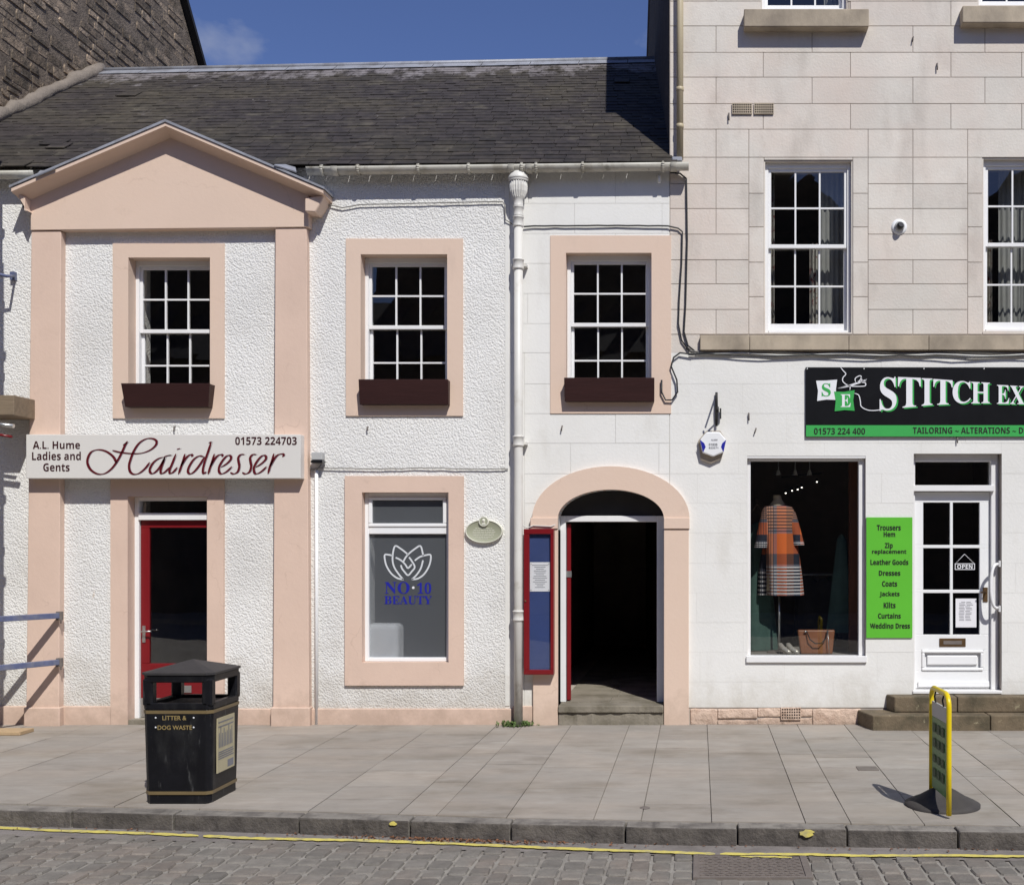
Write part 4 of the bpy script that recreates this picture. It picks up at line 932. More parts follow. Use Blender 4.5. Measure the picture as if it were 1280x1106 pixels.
MB().box(fx(1147,q),fx(1236,q),yd-.005,yd+.0195,fz(858,q),fz(851,q)).build('weather_bar', M['upvc'], sdo, bevel=.006)
h = MB().box(fx(1228.5,q),fx(1234.5,q),yd+.012,yd+.0195,fz(752,q),fz(734,q)); h.tube([(fx(1231.5,q),yd+.02,fz(740,q)),(fx(1231.5,q),yd-.03,fz(740,q)),(fx(1224,q),yd-.035,fz(740,q))],.008,8); h.build('handle', M['brass'], sdo)
# open sign and hours notice on the door
os_ = thing('open_sign', (fx(1207,q),yd+.03,fz(712,q)), 'small black OPEN sign hanging by a cord in the shop door pane', 'sign')
yq = -(yd+.035-FY)
MB().box(fx(1194,q),fx(1219,q),yd+.0345,yd+.0385,fz(712,q),fz(704,q)).build('board', M['black'], os_)
bd = MB()
for c in cells(fx(1194,q),fx(1219,q),fz(712,q),fz(704,q),[(fx(1194.8,q),fx(1218.2,q),fz(711.2,q),fz(704.8,q))]): bd.box(c[0],c[1],yd+.033,yd+.034,c[2],c[3])
bd.build('border', M['wvinyl'], os_)
l_ = MB(); put_text(l_, 'OPEN', lambda u,v: (fx(1197+19*u,q), yd+.0335, fz(710.6-5.2*v,q)), 'sans'); l_.build('lettering', M['wvinyl'], os_)
MB().tube([(fx(1195,q),yd+.034,fz(704,q)),(fx(1206,q),yd+.033,fz(692.5,q)),(fx(1218,q),yd+.034,fz(704,q))],.0028,6).build('cord', M['wvinyl'], os_)
nt_ = thing('hours_notice', (fx(1208,q),yd+.03,fz(783,q)), 'white printed notice taped inside the lower right door pane', 'notice')
MB().box(fx(1195,q),fx(1221,q),yd+.036,yd+.0375,fz(784,q),fz(748,q)).build('paper', M['paper'], nt_)
l_ = MB()
for k in range(13):
    y_ = 752+k*1.9; a_ = 1199+R.uniform(-.3,1) ; b_ = 1217-R.uniform(0,4)
    if k == 0: a_, b_ = 1202, 1214
    l_.box(fx(a_,q),fx((a_+b_)/2-1,q),yd+.0345,yd+.0355,fz(y_+.6,q),fz(y_,q)); l_.box(fx((a_+b_)/2+.5,q),fx(b_,q),yd+.0345,yd+.0355,fz(y_+.6,q),fz(y_,q))
l_.build('print', M['ink'], nt_)
# white pull handle on the jamb
gh = thing('pull_handle', (fx(1248,0),FY,fz(732)), 'white C shaped grab handle on the right jamb of the shop door', 'handle')
ha = MB(); hp = []
xj = fx(1251); zc = fz(732.5)
for k in range(17):
    a_ = math.pi*k/16-math.pi/2; hp.append((xj-.02-.085*max(0,math.cos(a_))**.6, FY+.02-.05*max(0,math.cos(a_))**.5, zc+.215*math.sin(a_)))
ha.tube(hp, .016, 10); ha.build('bar', M['white'], gh)
MB().box(xj-.014,xj-.001,FY+.0,FY+.045,zc+.19,zc+.25).build('fixing_plate', M['white'], gh); fr2 = MB().box(xj-.014,xj-.001,FY,FY+.045,zc-.25,zc-.19); fr2.build('fixing_plate', M['white'], gh)
# shop interior
room(tall, XP+.1, fx(1330), .30, fz(480), 3.2, M['roomp'], y0=FY+WT-.02)
# peach rubble base
pr = thing('rubble_plinth', (fx(960),FY,0), 'rough peach painted rubble base course under the shop window', 'plinth') if False else None
base = MB().box(fx(861),fx(1075),FY+.012,FY+.05,-.02,fz(884)).build('base_course', M['prub'], tall)
x = fx(863); r = random.Random(3)
while x < fx(1072):
    wd = r.uniform(.16,.60); xe = min(x+wd, fx(1076)); hh = r.choice([0,1]);
    rowsz = [(-.01,fz(884)-.004)] if r.random() < .65 else [(-.01,.078+r.uniform(-.03,.03)),(None,fz(884)-.004)]
    zlo = None
    for (a,b) in rowsz:
        a = zlo if a is None else a
        if not (x < fx(1003) and xe > fx(974) and b > .1) or True:
            n=6; pts=[(x+.001+(xe-x-.002)*k/n, a+.001+r.uniform(0,.006)) for k in range(n+1)]+[(x+.001+(xe-x-.002)*(n-k)/n, b-.001-r.uniform(0,.014)) for k in range(n+1)]
            MB().prism_y(pts, FY-.004-r.uniform(0,.012), FY+.03).build('rubble_stone', M['prub'], base, bevel=.01, seg=2)
        zlo = b+.004
    x = xe
# steps
stt = thing('door_steps', (fx(1200),FY-.3,0), 'two mossy brown stone steps up to the white shop door', 'steps')
def skew(xa,xb,yf_,z0,z1,xw): return MB().prism_z([(xb,yf_),(3.9,yf_),(3.9,FY-.006),(xw,FY-.006)][0:4], z0, z1)
MB().prism_z([(1.644,FY-.38),(2.75,FY-.38),(2.75,FY-.006),(1.55,FY-.006)], -.02,.144).build('lower_step', M['step'], stt, bevel=.012, seg=2)
MB().prism_z([(2.756,FY-.38),(3.9,FY-.38),(3.9,FY-.006),(2.756,FY-.006)], -.02,.144).build('lower_step', M['step'], stt, bevel=.012, seg=2)
MB().prism_z([(1.88,FY-.20),(2.48,FY-.20),(2.48,FY-.006),(1.83,FY-.006)], .146,.296).build('upper_step', M['step'], stt, bevel=.012, seg=2)
MB().prism_z([(2.486,FY-.20),(3.9,FY-.20),(3.9,FY-.006),(2.486,FY-.006)], .146,.296).build('upper_step', M['step'], stt, bevel=.012, seg=2)
# tall downpipe
bp = thing('beige_downpipe', (fx(850),FY-.08,fz(205)), 'beige pipe down the corner of the tall ashlar building', 'downpipe')
MB().tube([(fx(850,.07),FY-.07,fz(203)),(fx(850,.07),FY-.07,ZT)], .033, 14).build('pipe', M['beige'], bp)
for py in (112,158): MB().lathe([(.033,-.02),(.037,-.018),(.037,.018),(.033,.02)],(fx(850,.07),FY-.07,fz(py,.07)),14).build('clip', M['beige'], bp)
MB().box(fx(840),fx(853),FY-.12,FY-.03,fz(207),fz(201)).build('lead_shoe', M['lead'], bp, bevel=.01)
# fillet between roof and left gable; left gable building
lb = thing('gable_house', (-9,13,0), 'old rubble stone gable rising above the left end of the slate roof', 'building')
prof = [(8.8,0),(17.6,0),(17.6,8.9),(14.0,13.1),(10.2,8.9),(8.8,8.9)]
mb = MB(); n = len(prof); vs_ = [(XL,y_,z_) for y_,z_ in prof]+[(XL-4,y_,z_) for y_,z_ in prof]
mb.add(vs_, [tuple(range(n)), tuple(range(2*n-1,n-1,-1))]+[(i,i+n,(i+1)%n+n,(i+1)%n) for i in range(n)])
gw_ = mb.build('gable_wall', M['rmortar'], lb, recalc=True)
vg = MB(); 
for (a,b) in (((17.72,8.80),(14.0,13.14)),((14.0,13.14),(10.1,8.8))):
    vg.add([(XL+.10,a[0],a[1]),(XL+.10,b[0],b[1]),(XL+.10,b[0],b[1]+.10),(XL+.10,a[0],a[1]+.10),(XL-4.2,a[0],a[1]),(XL-4.2,b[0],b[1]),(XL-4.2,b[0],b[1]+.10),(XL-4.2,a[0],a[1]+.10)],
        [(0,1,2,3),(4,7,6,5),(0,4,5,1),(3,2,6,7),(0,3,7,4),(1,5,6,2)])
vg.build('roof', M['blackm'], lb, recalc=True)
r = random.Random(21); zz = 5.2; sts = []
while zz < 12.6:
    hgt = r.uniform(.06,.15); yy = 11.9+r.uniform(0,.2)
    while yy < 17.45:
        ln = r.uniform(.12,.5)
        if zz+hgt < 8.9+(17.6-yy-ln)*1.16 - .05 and zz+hgt < 13: sts.append((yy,ln,zz,hgt))
        yy += ln
    zz += hgt
def vis(s):
    px = 873+XL*F/s[0]; py = 680-(s[2]-EYE)*F/s[0]; ry = rz_(XL, s[0]) if s[0] < YR else rz_(XL,YR); return px > -20 and py > -12 and s[2]+s[3] > (ry if s[0]<YR else EYE+(rz_(XL,YR)-EYE)*s[0]/YR)
sts.sort(key=lambda s: (not vis(s), s[0])); restR = MB(); RSF = None
for i, (yy,ln,zz,hgt) in enumerate(sts):
    if i > 900: break
    g = .004; pr_ = r.uniform(-.004,.014); o_ = r.uniform
    p = [(yy+g+o_(0,.02),zz+g+o_(0,.012)),(yy+ln-g-o_(0,.02),zz+g+o_(0,.015)),(yy+ln-g,zz+hgt*.5),(yy+ln-g-o_(0,.03),zz+hgt-g-o_(0,.012)),(yy+g+o_(0,.03),zz+hgt-g-o_(0,.015)),(yy+g*.7,zz+hgt*.5)]
    cy_ = sum(q_[0] for q_ in p)/6; cz3 = sum(q_[1] for q_ in p)/6
    vs_ = [(XL-.02,a,b) for a,b in p]+[(XL+pr_,cy_+(a-cy_)*.93,cz3+(b-cz3)*.88) for a,b in p]
    fs_ = [tuple(range(6,12))]+[(k,(k+1)%6,6+(k+1)%6,6+k) for k in range(6)]
    if i < 300: MB().add(vs_,fs_).build('rubble_stone', M['rubble'], gw_)
    else: restR.add(vs_,fs_)
if restR.v: restR.build('rubble_stones', M['rubble'], gw_, kind='stuff')
fb = MB(); P_ = []
for k in range(34):
    y_ = FY-.1+(YR-FY+.15)*k/33; P_.append((XL+.05+R.uniform(-.015,.015), y_, rz_(XL,y_)+.06+R.uniform(-.015,.015)))
fb.tube(P_, [.075+R.uniform(-.02,.02) for _ in P_], 8); fb.build('cement_fillet', M['cement'], lb)

# ------------------------------------------------------------------ shop signs on the right
d = .03
ss = thing('shop_sign', (fx(1150),FY-.03,fz(546)), 'black and green tailoring sign with white serif lettering above the shop', 'sign')
MB().box(fx(1007,d),fx(1470,d),FY-d,FY-.0085,fz(546,d),fz(459,d)).build('board', M['black'], ss, bevel=.003)
MB().box(fx(1007.5,d),fx(1470,d),FY-d-.003,FY-d-.0005,fz(545.6,d),fz(531.5,d)).build('green_strip', M['green'], ss)
d = .036; C_ = lambda x: 1000+x/4.571; E_ = lambda y: 450+y/4.571
l1 = MB(); l2 = MB()
for ch,x0,x1,t0,t1,b0,b1 in (('S',455,552,100,95,292,285),('T',560,690,97,102,275,264),('I',695,757,104,106,262,256),('T',762,872,108,116,257,252),('C',872,976,117,122,250,247),('H',978,1085,124,130,248,246),('E',1125,1196,142,145,250,250),('X',1200,1282,146,150,251,252)):
    for mb, ox_, oy_, dd in ((l1,0,0,d+.002),(l2,9,7,d)):
        put_text(mb, ch, (lambda u,v: (fx(C_(x0+(x1-x0)*u+ox_),dd), FY-dd, fz(E_(((b0+(b1-b0)*u)*(1-v)+(t0+(t1-t0)*u)*v)+oy_),dd))), 'serif')
l1.build('name_lettering', M['wvinyl'], ss); l2.build('lettering_shadow', M['green'], ss)
l3 = MB()
put_text(l3,'01573 224 400',px_rect(C_(80),C_(372),E_(388),E_(425),d),'sans'); l3.build('strip_lettering', M['blackv'], ss); l3 = MB()
put_text(l3,'TAILORING ~ ALTERATIONS ~ DR',px_rect(C_(645),C_(1305),E_(384),E_(420),d),'sans'); l3.build('strip_lettering', M['blackv'], ss)
lg = MB()
lg.add([(fx(C_(a),d),FY-d,fz(E_(b),d)) for a,b in ((92,118),(150,117),(212,112),(205,170),(210,228),(150,226),(98,234),(103,175))],[tuple(range(8))],0)
lg.add([(fx(C_(a),d+.001),FY-d-.001,fz(E_(b),d+.001)) for a,b in ((194,180),(250,182),(312,172),(304,230),(312,290),(255,286),(198,293),(204,235))],[tuple(range(8))],1)
put_text(lg,'S',px_rect(C_(124),C_(176),E_(133),E_(208),d+.002),'serif',1); put_text(lg,'E',px_rect(C_(232),C_(290),E_(196),E_(268),d+.002),'serif',0)
Tq = lambda x,y: (C_(x),E_(y))
for s in ([(232,42),(248,62),(262,80),(246,100),(244,120),(262,138),(285,150),(285,172)],[(310,190),(335,200),(345,235),(350,265),(385,285),(430,288),(480,280)],
          [(212,163),(270,148),(330,128),(382,110)],[(212,163),(270,152),(330,134),(360,125)],[(318,128),(316,105),(340,90),(350,95),(345,112),(325,130)],[(340,128),(372,130),(374,145),(355,150),(300,150),(262,142)],[(350,98),(355,116),(378,122)]):
    pen(lg, s, Tq, 5, 5.2, 0, d+.003, 0, 4)
lg.build('emblem', [M['wvinyl'], M['green']], ss)
rv = MB()
for xq in (1009,1080,1155,1230): rv.lathe([(0,.004),(.006,.002),(.008,0)],(fx(xq,d),FY-d,fz(461,d)),8,axis='y')
rv.build('screws', M['steel'], ss)
gs = thing('services_panel', (fx(1111),FY-.02,fz(797)), 'lime green panel listing services left of the shop door', 'sign')
d = .02; MB().box(fx(1083,d),fx(1140.5,d),FY-d,FY-.0085,fz(797,d),fz(646.5,d)).build('board', M['lime'], gs)
l_ = MB(); d += .002
for b,x0,x1,y0,y1 in (('Trousers',1096,1126,656,663),('Hem',1104.5,1119,664.5,671),('Zip',1106,1116,678,687),('replacement',1090,1133,686.5,693.5),('Leather Goods',1088,1135.5,699,706),('Dresses',1098.5,1125.5,713,719.5),
   ('Coats',1102.5,1121.5,726,733),('Jackets',1099.5,1124.5,739,746.5),('Kilts',1104.5,1119.5,752.5,760),('Curtains',1097.5,1126,766,773),('Wedding Dress',1087.5,1137.5,778.5,787.5)):
    l_ = MB(); put_text(l_, b, px_rect(x0,x1,y0,y1,d), 'sans', offset=.02); l_.build('lettering', M['blackv'], gs)
# notice case
d = .14
nc = thing('notice_case', (fx(675),FY-.05,fz(843)), 'tall narrow red notice case with blue backing beside the arch', 'notice board')
X0,X1,Z0,Z1 = fx(654.5,d),fx(692,d),fz(843,d),fz(661,d); mb = MB()
for c in cells(X0,X1,Z0,Z1,[(fx(661.5,d),fx(688,d),fz(837,d),fz(667.5,d))]): mb.box(c[0],c[1],FY-d,FY-d+.05,c[2],c[3])
mb.box(X0,X0+.02,FY-d+.0505,FY-.045,Z0,Z1); mb.box(X1-.02,X1,FY-d+.0505,FY-.0455,Z0,Z1); mb.box(X0+.02,X1-.02,FY-d+.0505,FY-.045,Z0,Z0+.02); mb.box(X0+.02,X1-.02,FY-d+.0505,FY-.045,Z1-.02,Z1)
mb.build('frame', M['red'], nc, bevel=.004)
MB().box(X0+.021,X1-.021,FY-d+.035,FY-d+.05,Z0+.021,Z1-.021).build('felt_panel', M['blue'], nc)
MB().add([(X0+.03,FY-d+.012,Z0+.03),(X1-.03,FY-d+.012,Z0+.03),(X1-.03,FY-d+.012,Z1-.03),(X0+.03,FY-d+.012,Z1-.03)],[(0,1,2,3)]).build('glass', glassmat('case_glass',.95), nc)
MB().lathe([(0,.012),(.008,.01),(.01,0)],(X0+.018,FY-d,fz(751,d)),10,axis='y').build('lock', M['brass'], nc)
pn = thing('pinned_notice', (fx(675),FY-d+.03,fz(739)), 'white typed sheet pinned inside the red notice case', 'notice'); q = d-.03
MB().box(fx(662.5,q),fx(687.5,q),FY-d+.031,FY-d+.033,fz(739,q),fz(702.5,q)).build('paper', M['paper'], pn)
l_ = MB()
for k in range(13):
    y_ = 706+k*2.3; w_ = R.uniform(4,9) if k else 10; l_.box(fx(675-w_,q),fx(675+w_,q),FY-d+.0295,FY-d+.0305,fz(y_+.6,q),fz(y_,q))
l_.build('print', M['ink'], pn)
l_ = MB()
for a,b in ((664,704.5),(686,704.5),(664,737),(686,737)): l_.lathe([(0,.006),(.004,.005),(.005,0)],(fx(a,q),FY-d+.031,fz(b,q)),8,axis='y')
l_.build('pins', M['steel'], pn)
MB_ = MB().tube([(fx(654),FY-.1,fz(656)),(fx(660),FY-.06,fz(660)),(fx(668),FY-.07,fz(657)),(fx(690),FY-.07,fz(658)),(fx(697),FY-.05,fz(655))],.006,6)
tag(MB_.build('cable_tail', M['cablew']), 'loose pale cable end lying on top of the red notice case', 'cable')
# plaque
pq = thing('oval_plaque', (fx(605),FY-.02,fz(664)), 'oval sage green plaque with raised portrait roundel on harled wall', 'plaque')
X,Z = fx(605,.03),fz(664,.03)
MB().lathe([(0,.03),(.170,.03),(.178,.034)],(X,FY-.004,Z),40,axis='y',sy=.62).build('face', M['plaq'], pq)
MB().lathe([(.170,.031),(.173,.037),(.180,.037),(.184,.028),(.184,-.004)],(X,FY-.004,Z),40,axis='y',sy=.62).build('rim', M['plaqr'], pq)
MB().lathe([(0,.045),(.038,.045),(.040,.050),(.048,.050),(.051,.03)],(X,FY-.004,Z+.095),24,axis='y').build('roundel', M['plaqr'], pq)
hd = MB(); hd.lathe([(0,.012),(.012,.010),(.018,.0)],(X+.0,FY-.05,Z+.104),14,axis='y',sy=1.25); hd.prism_y([(X-.02,Z+.062),(X+.022,Z+.062),(X+.012,Z+.09),(X-.008,Z+.09)],FY-.056,FY-.05)
hd.build('portrait', M['plaqr'], pq); 
MB().lathe([(0,.0485),(.037,.0485)],(X,FY-.0043,Z+.095),24,axis='y').build('roundel_ground', M['plaq'], pq)
l_ = MB()
for k,w_ in enumerate((.085,.10,.11,.11,.10,.085,.055)): 
    z_ = Z+.028-.0165*k; x_ = X-w_
    while x_ < X+w_-.01:
        wl = R.uniform(.012,.04); l_.box(x_,min(x_+wl,X+w_),FY-.0365,FY-.0335,z_-.003,z_+.003); x_ += wl+.006
l_.build('inscription', M['plaqr'], pq)
# alarm box and iron pulley bracket
d = .09
al = thing('alarm_box', (fx(890),FY,fz(574)), 'white seven-sided alarm box with blue corner flashes', 'alarm')
def AL(x,y,dd): return (fx(860+x/10.057,dd), fz(480+y/10.057,dd))
sh = [AL(*p,d) for p in ((150,700),(235,600),(400,600),(480,700),(450,855),(315,912),(180,862))]
MB().prism_y([ (x_,z_) for x_,z_ in sh][::-1], FY-d, FY-.009).build('cover', M['upvc'], al, bevel=.012, seg=2, recalc=True)
bk = [AL(*p,.03) for p in ((128,715),(230,590),(405,590),(475,700),(425,930),(290,995),(160,945))]
MB().prism_y(bk[::-1], FY-.04, FY-.0085).build('back_plate', M['sill'], al, recalc=True)
for s in (((150,700),(205,745),(222,790),(190,860)),((480,700),(430,745),(415,790),(446,858))):
    MB().prism_y([AL(*p,d) for p in s], FY-d-.0025, FY-d-.0005).build('blue_flash', M['bluev'], al)
l_ = MB()
for b,x0,x1,y0,y1 in (('ALARM',290,370,692,712),('01835',262,370,745,775),('823271',262,380,790,812)):
    put_text(l_, b, (lambda u,v: (AL(x0+(x1-x0)*u,0,d)[0],FY-d-.003,AL(0,y1+(y0-y1)*v,d)[1])), 'sans')
l_.build('lettering', M['ink'], al)
ib = thing('iron_bracket', (fx(896),FY,fz(530)), 'rusty black iron pulley bracket fixed above the alarm box', 'bracket')
mb = MB().tube([(fx(895.5),FY-.03,fz(491)),(fx(895.5),FY-.035,fz(512)),(fx(895.5),FY-.03,fz(533))],[.012,.016,.013],8); mb.tube([(fx(895.5),FY-.03,fz(493)),(fx(895,.2),FY-.22,fz(497,.2))],.009,8); mb.tube([(fx(895.5),FY-.03,fz(526)),(fx(895,.22),FY-.24,fz(503,.2)),(fx(895,.22),FY-.26,fz(495,.22))],.008,8); mb.build('arm', M['blackm'], ib)
MB().lathe([(0,.012),(.03,.012),(.026,0),(.03,-.012),(0,-.012)],(fx(897,.2),FY-.20,fz(512,.2)),14,axis='x').build('pulley', M['blackm'], ib)
MB().box(fx(899.5),fx(901.5),FY-.05,FY-.03,fz(524),fz(511)).build('cleat', M['blackm'], ib)
# round camera / light
cm = thing('security_light', (fx(1124),FY,fz(283)), 'round white fitting with black lens between the ashlar windows', 'light')
X,Z = fx(1124.5,.03),fz(283,.03)
MB().lathe([(0,.02),(.055,.02),(.07,.015),(.078,.0)],(X,FY-.004,Z),28,axis='y').build('base_plate', M['upvc'], cm)
MB().lathe([(.048,.018),(.048,.04),(.03,.045)],(X,FY-.004,Z),24,axis='y').build('collar', M['ltgrey'], cm)
MB().tube([(X,FY-.03,Z),(X+.002,FY-.07,Z-.002),(X+.006,FY-.085,Z+.004)],[.036,.036,.026],14).build('lens_barrel', M['black'], cm)
# vents
def vent(x0,x1,y0,y1,lab,nx_,nz_,m,grp=None):
    t_ = thing('air_brick', (fx((x0+x1)/2),FY,fz(y1)), lab, 'vent', grp)
    X0,X1,Z0,Z1 = fx(x0),fx(x1),fz(y1),fz(y0); hs_ = []
    px_,pz_ = (X1-X0)/(nx_+.4),(Z1-Z0)/(nz_+.5)
    for i in range(nx_):
        for k in range(nz_): hs_.append((X0+px_*(i+.40),X0+px_*(i+1.02),Z0+pz_*(k+.42),Z0+pz_*(k+1.06)))
    mb = MB()
    for c in cells(X0,X1,Z0,Z1,hs_): mb.box(c[0],c[1],FY-.022,FY-.012,c[2],c[3])
    mb.build('grille', m, t_); MB().box(X0+.002,X1-.002,FY-.0118,FY-.0,Z0+.002,Z1-.002).build('back_plate', M['black'], t_)
vent(915,940,130,143.5,'left one of two small perforated vents high on the ashlar wall',9,4,M['sill'],'paired wall vents')
vent(942.5,967,130,143.5,'right one of two small perforated vents high on the ashlar wall',9,4,M['sill'],'paired wall vents')
vent(976,1001,883.5,899,'perforated air brick in the peach rubble base below the shop window',8,4,M['prub'])
# iron hooks left in the walls
def hook(px,py,h,lab,tilt=0):
    tag(MB().tube([(fx(px),FY+.01,fz(py)),(fx(px),FY-.028,fz(py+1)),(fx(px+tilt),FY-.024,fz(py+h))],.007,6).build('iron_hook', M['iron']), lab, 'hook', 'old iron hooks in the walls')
hook(1141,47,7,'rusty hook high on the ashlar below the upper sill',-1); hook(1171,80,9,'small rusty hook in the ashlar right of the twin vents'); hook(911,142,10,'rusty iron stub just below the left vent')
hook(936,516,10,'rusty stub between iron bracket and black sign'); hook(945,535,7,'small rusty nail low left of the black sign',-2); hook(1196,547,7,'rusty nail under the black sign near the shop door'); hook(703,532,7,'rusty stub under the window box above the arch',-1)
hook(460,533,6,'rusty stub in the harling below the middle window box'); hook(219,533,7,'rusty stub in the harling just above the hairdresser sign')
tag(MB().tube([(fx(824),FY+.01,fz(222)),(fx(824,.05),FY-.06,fz(222)),(fx(824,.05),FY-.06,fz(231))],.014,8).build('white_hook', M['upvc']), 'small white hook under the gutter end above the arch', 'hook')
# cables
def cable(pts, r, m, lab, d=.02, wig=0):
    P = []
    for (x0,y0),(x1,y1) in zip(pts,pts[1:]):
        n = max(1,int(math.hypot(x1-x0,y1-y0)/12))
        for k in range(n): P.append((fx(x0+(x1-x0)*k/n,d), FY-d-R.uniform(0,.006), fz(y0+(y1-y0)*k/n+R.uniform(-wig,wig),d)))
    P.append((fx(pts[-1][0],d),FY-d,fz(pts[-1][1],d)))
    return MB().tube(P, r, 6), lab, m
def C1(*a, **k):
    mb, lab, m = cable(*a, **k); tag(mb.build('cable', m), lab, 'cable', 'cables clipped to the house fronts')
C1([(398,256),(415,257),(428,260),(450,256),(540,254),(628,252),(631,256),(632,275),(640,280)], .006, M['cableg'], 'thin grey cable across the top of the harled wall')
C1([(655,284),(668,283),(760,282),(835,283),(848,286),(853,290),(852,330),(849,375),(848,405),(852,425),(862,440)], .008, M['cable'], 'black cable crossing above the arch-side window then down the corner', wig=.4)
C1([(838,216),(850,217),(858,224),(859,300),(857,380),(855,415),(860,432),(872,442)], .009, M['cable'], 'black cable dropping from the gutter end to the string course', wig=.3)
C1([(866,443),(850,441),(842,447),(839,458),(846,475),(847,490),(840,500),(832,500),(827,490),(827,475)], .009, M['cable'], 'black cable hanging in a loose loop right of the upper window', d=.035)
C1([(386,587),(400,585),(450,586),(540,585),(635,586)], .006, M['cableg'], 'thin grey cable across the harled wall between the floors', wig=.5)
C1([(376,582),(386,584),(395,588),(402,580)], .006, M['cableg'], 'grey cable tail by the small floodlight', wig=.4)
for k,(off,m_,lab) in enumerate(((0,'cableg','uppermost grey cable under the string course'),(2.4,'cablew','pale painted cable in the bundle under the string course'),(4.0,'cable','lowest black cable in the bundle under the string course'))):
    pts = [(862+(x_*22), 441+off-2*math.exp(-x_*.4)+1.3*math.sin(x_*1.1+k*1.7)+(1.0*k if x_ > 12 else 0)*.6) for x_ in range(0,26)]
    C1(pts, .008-.001*(k==2), M[m_], lab, d=.022+.006*k, wig=.3)
# floodlight + conduit
jl = thing('junction_light', (fx(396),FY,fz(578)), 'small grey box light on the harling beside the sign end', 'light')
MB().box(fx(389.5,.1),fx(403,.1),FY-.11,FY-.02,fz(575,.1),fz(565,.1)).build('housing', M['ltgrey'], jl, bevel=.006)
MB().box(fx(389,.1),fx(403.5,.1),FY-.115,FY-.02,fz(578.5,.1),fz(575.3,.1)).build('lens', M['black'], jl, bevel=.003)
tag(MB().tube([(fx(396.5),FY-.02,fz(588)),(fx(396.5),FY-.02,.0)],.018,8).build('conduit', M['white']), 'thin white conduit down the harled wall beside the right pilaster', 'conduit')

# ------------------------------------------------------------------ litter bin
ZB = 7.63; BX0,BX1 = -3.752,-3.305; BY0,BY1 = ZB,ZB+.46
lb_ = thing('litter_bin', ((BX0+BX1)/2,(BY0+BY1)/2,0), 'black litter and dog waste bin with gold bands and pitched lid', 'bin')
def octo(g, c=.055, s=1.0):
    cx, cy = (BX0+BX1)/2,(BY0+BY1)/2; hx, hy = (BX1-BX0)/2*s+g,(BY1-BY0)/2*s+g
    return [(cx+a*hx-(c*a if q else 0), cy+b*hy-(c*b if not q else 0)) for a,b,q in ((-1,-1,1),(1,-1,1),(1,-1,0),(1,1,0),(1,1,1),(-1,1,1),(-1,1,0),(-1,-1,0))]
def frust(mb, p0, p1, z0, z1, m=0):
    n = len(p0); mb.add([(x,y,z0) for x,y in p0]+[(x,y,z1) for x,y in p1], [tuple(range(n-1,-1,-1)),tuple(range(n,2*n))]+[(i,(i+1)%n,n+(i+1)%n,n+i) for i in range(n)], m)
mb = MB(); frust(mb, octo(0,.032), octo(.012,.032), .06, .64); mb.build('body', M['binb'], lb_, bevel=.005)
mb = MB(); frust(mb, octo(-.004,.032), octo(-.004,.032), -.0, .058); mb.build('plinth', M['binb'], lb_)
for z in (.0625,.612):
    mb = MB(); frust(mb, octo(.002+z*.02,.032), octo(.002+(z+.022)*.02,.032), z, z+.022); mb.build('gold_band', M['gold'], lb_)
mb = MB(); outer, inner = octo(.013,.032), octo(-.03,.032)
n = 8
mb.add([(x,y,.642) for x,y in outer]+[(x,y,.682) for x,y in outer]+[(x,y,.682) for x,y in inner]+[(x,y,.642) for x,y in inner],[(i,(i+1)%n,n+(i+1)%n,n+i) for i in range(n)]+[(n+i,n+(i+1)%n,2*n+(i+1)%n,2*n+i) for i in range(n)]+[(2*n+i,2*n+(i+1)%n,3*n+(i+1)%n,3*n+i) for i in range(n)])
mb.build('rim', M['binb'], lb_, bevel=.003)
cxb, cyb = (BX0+BX1)/2,(BY0+BY1)/2
for sx_ in (-1,1):
    for sy_ in (-1,1):
        ax, ay = cxb+sx_*.2005, cyb+sy_*.207
        MB().box(ax-.034,ax+.036,ay-.036,ay+.036,.66,.85).build('corner_post', M['binb'], lb_, bevel=.012)
MB().box(cxb-.15,cxb+.15,cyb-.15,cyb+.15,.50,.665).build('liner_top', M['blackm'], lb_)
lid = MB(); o0, o1 = octo(.015,.045), octo(.018,.045); frust(lid, o0, o1, .822, .872); n=8
lid.build('lid_skirt', M['binb'], lb_, bevel=.004); lid = MB(); o1 = octo(.026,.045); lid.add([(x,y,.873) for x,y in o1]+[(x,y,.888) for x,y in o1]+[(cxb,cyb,.958)], [(8+i,8+(i+1)%n,16) for i in range(n)]+[(i,(i+1)%8,8+(i+1)%8,8+i) for i in range(8)]+[tuple(range(7,-1,-1))]); lid.build('lid', mat('faded_black_lid',(.035,.032,.032),.55,.2,9,bump=.2,bscale=40), lb_)
l_ = MB(); yq_ = BY0-.0145
def bt(x0,x1,y0,y1): return lambda u,v: ((x0+(x1-x0)*u-873)*yq_/F, yq_, EYE-((y1+(y0-y1)*v)-680)*yq_/F)
put_text(l_,'LITTER &',bt(203,233,894.3,899.8),'plain',offset=.012); l_.build('lettering', M['goldt'], lb_); l_ = MB(); put_text(l_,'DOG WASTE',bt(197,240,906.3,911.8),'plain',offset=.012)
for a,b in ((194.5,896.8),(242,896.8),(194.5,908.8),(242,908.8)): l_.lathe([(0,.0015),(.005,.001),(.006,0)],((a-873)*yq_/F,yq_,EYE-(b-680)*yq_/F),8,axis='y',m=1)
l_.build('lettering', [M['goldt'],M['wvinyl']], lb_)
pxx = BX1+.0125
MB().box(pxx-.004,pxx+.002,BY0+.075,BY1-.10,.19,.565).build('poster', M['cream'], lb_)
l_ = MB()
r = random.Random(8); yy = BY0+.095
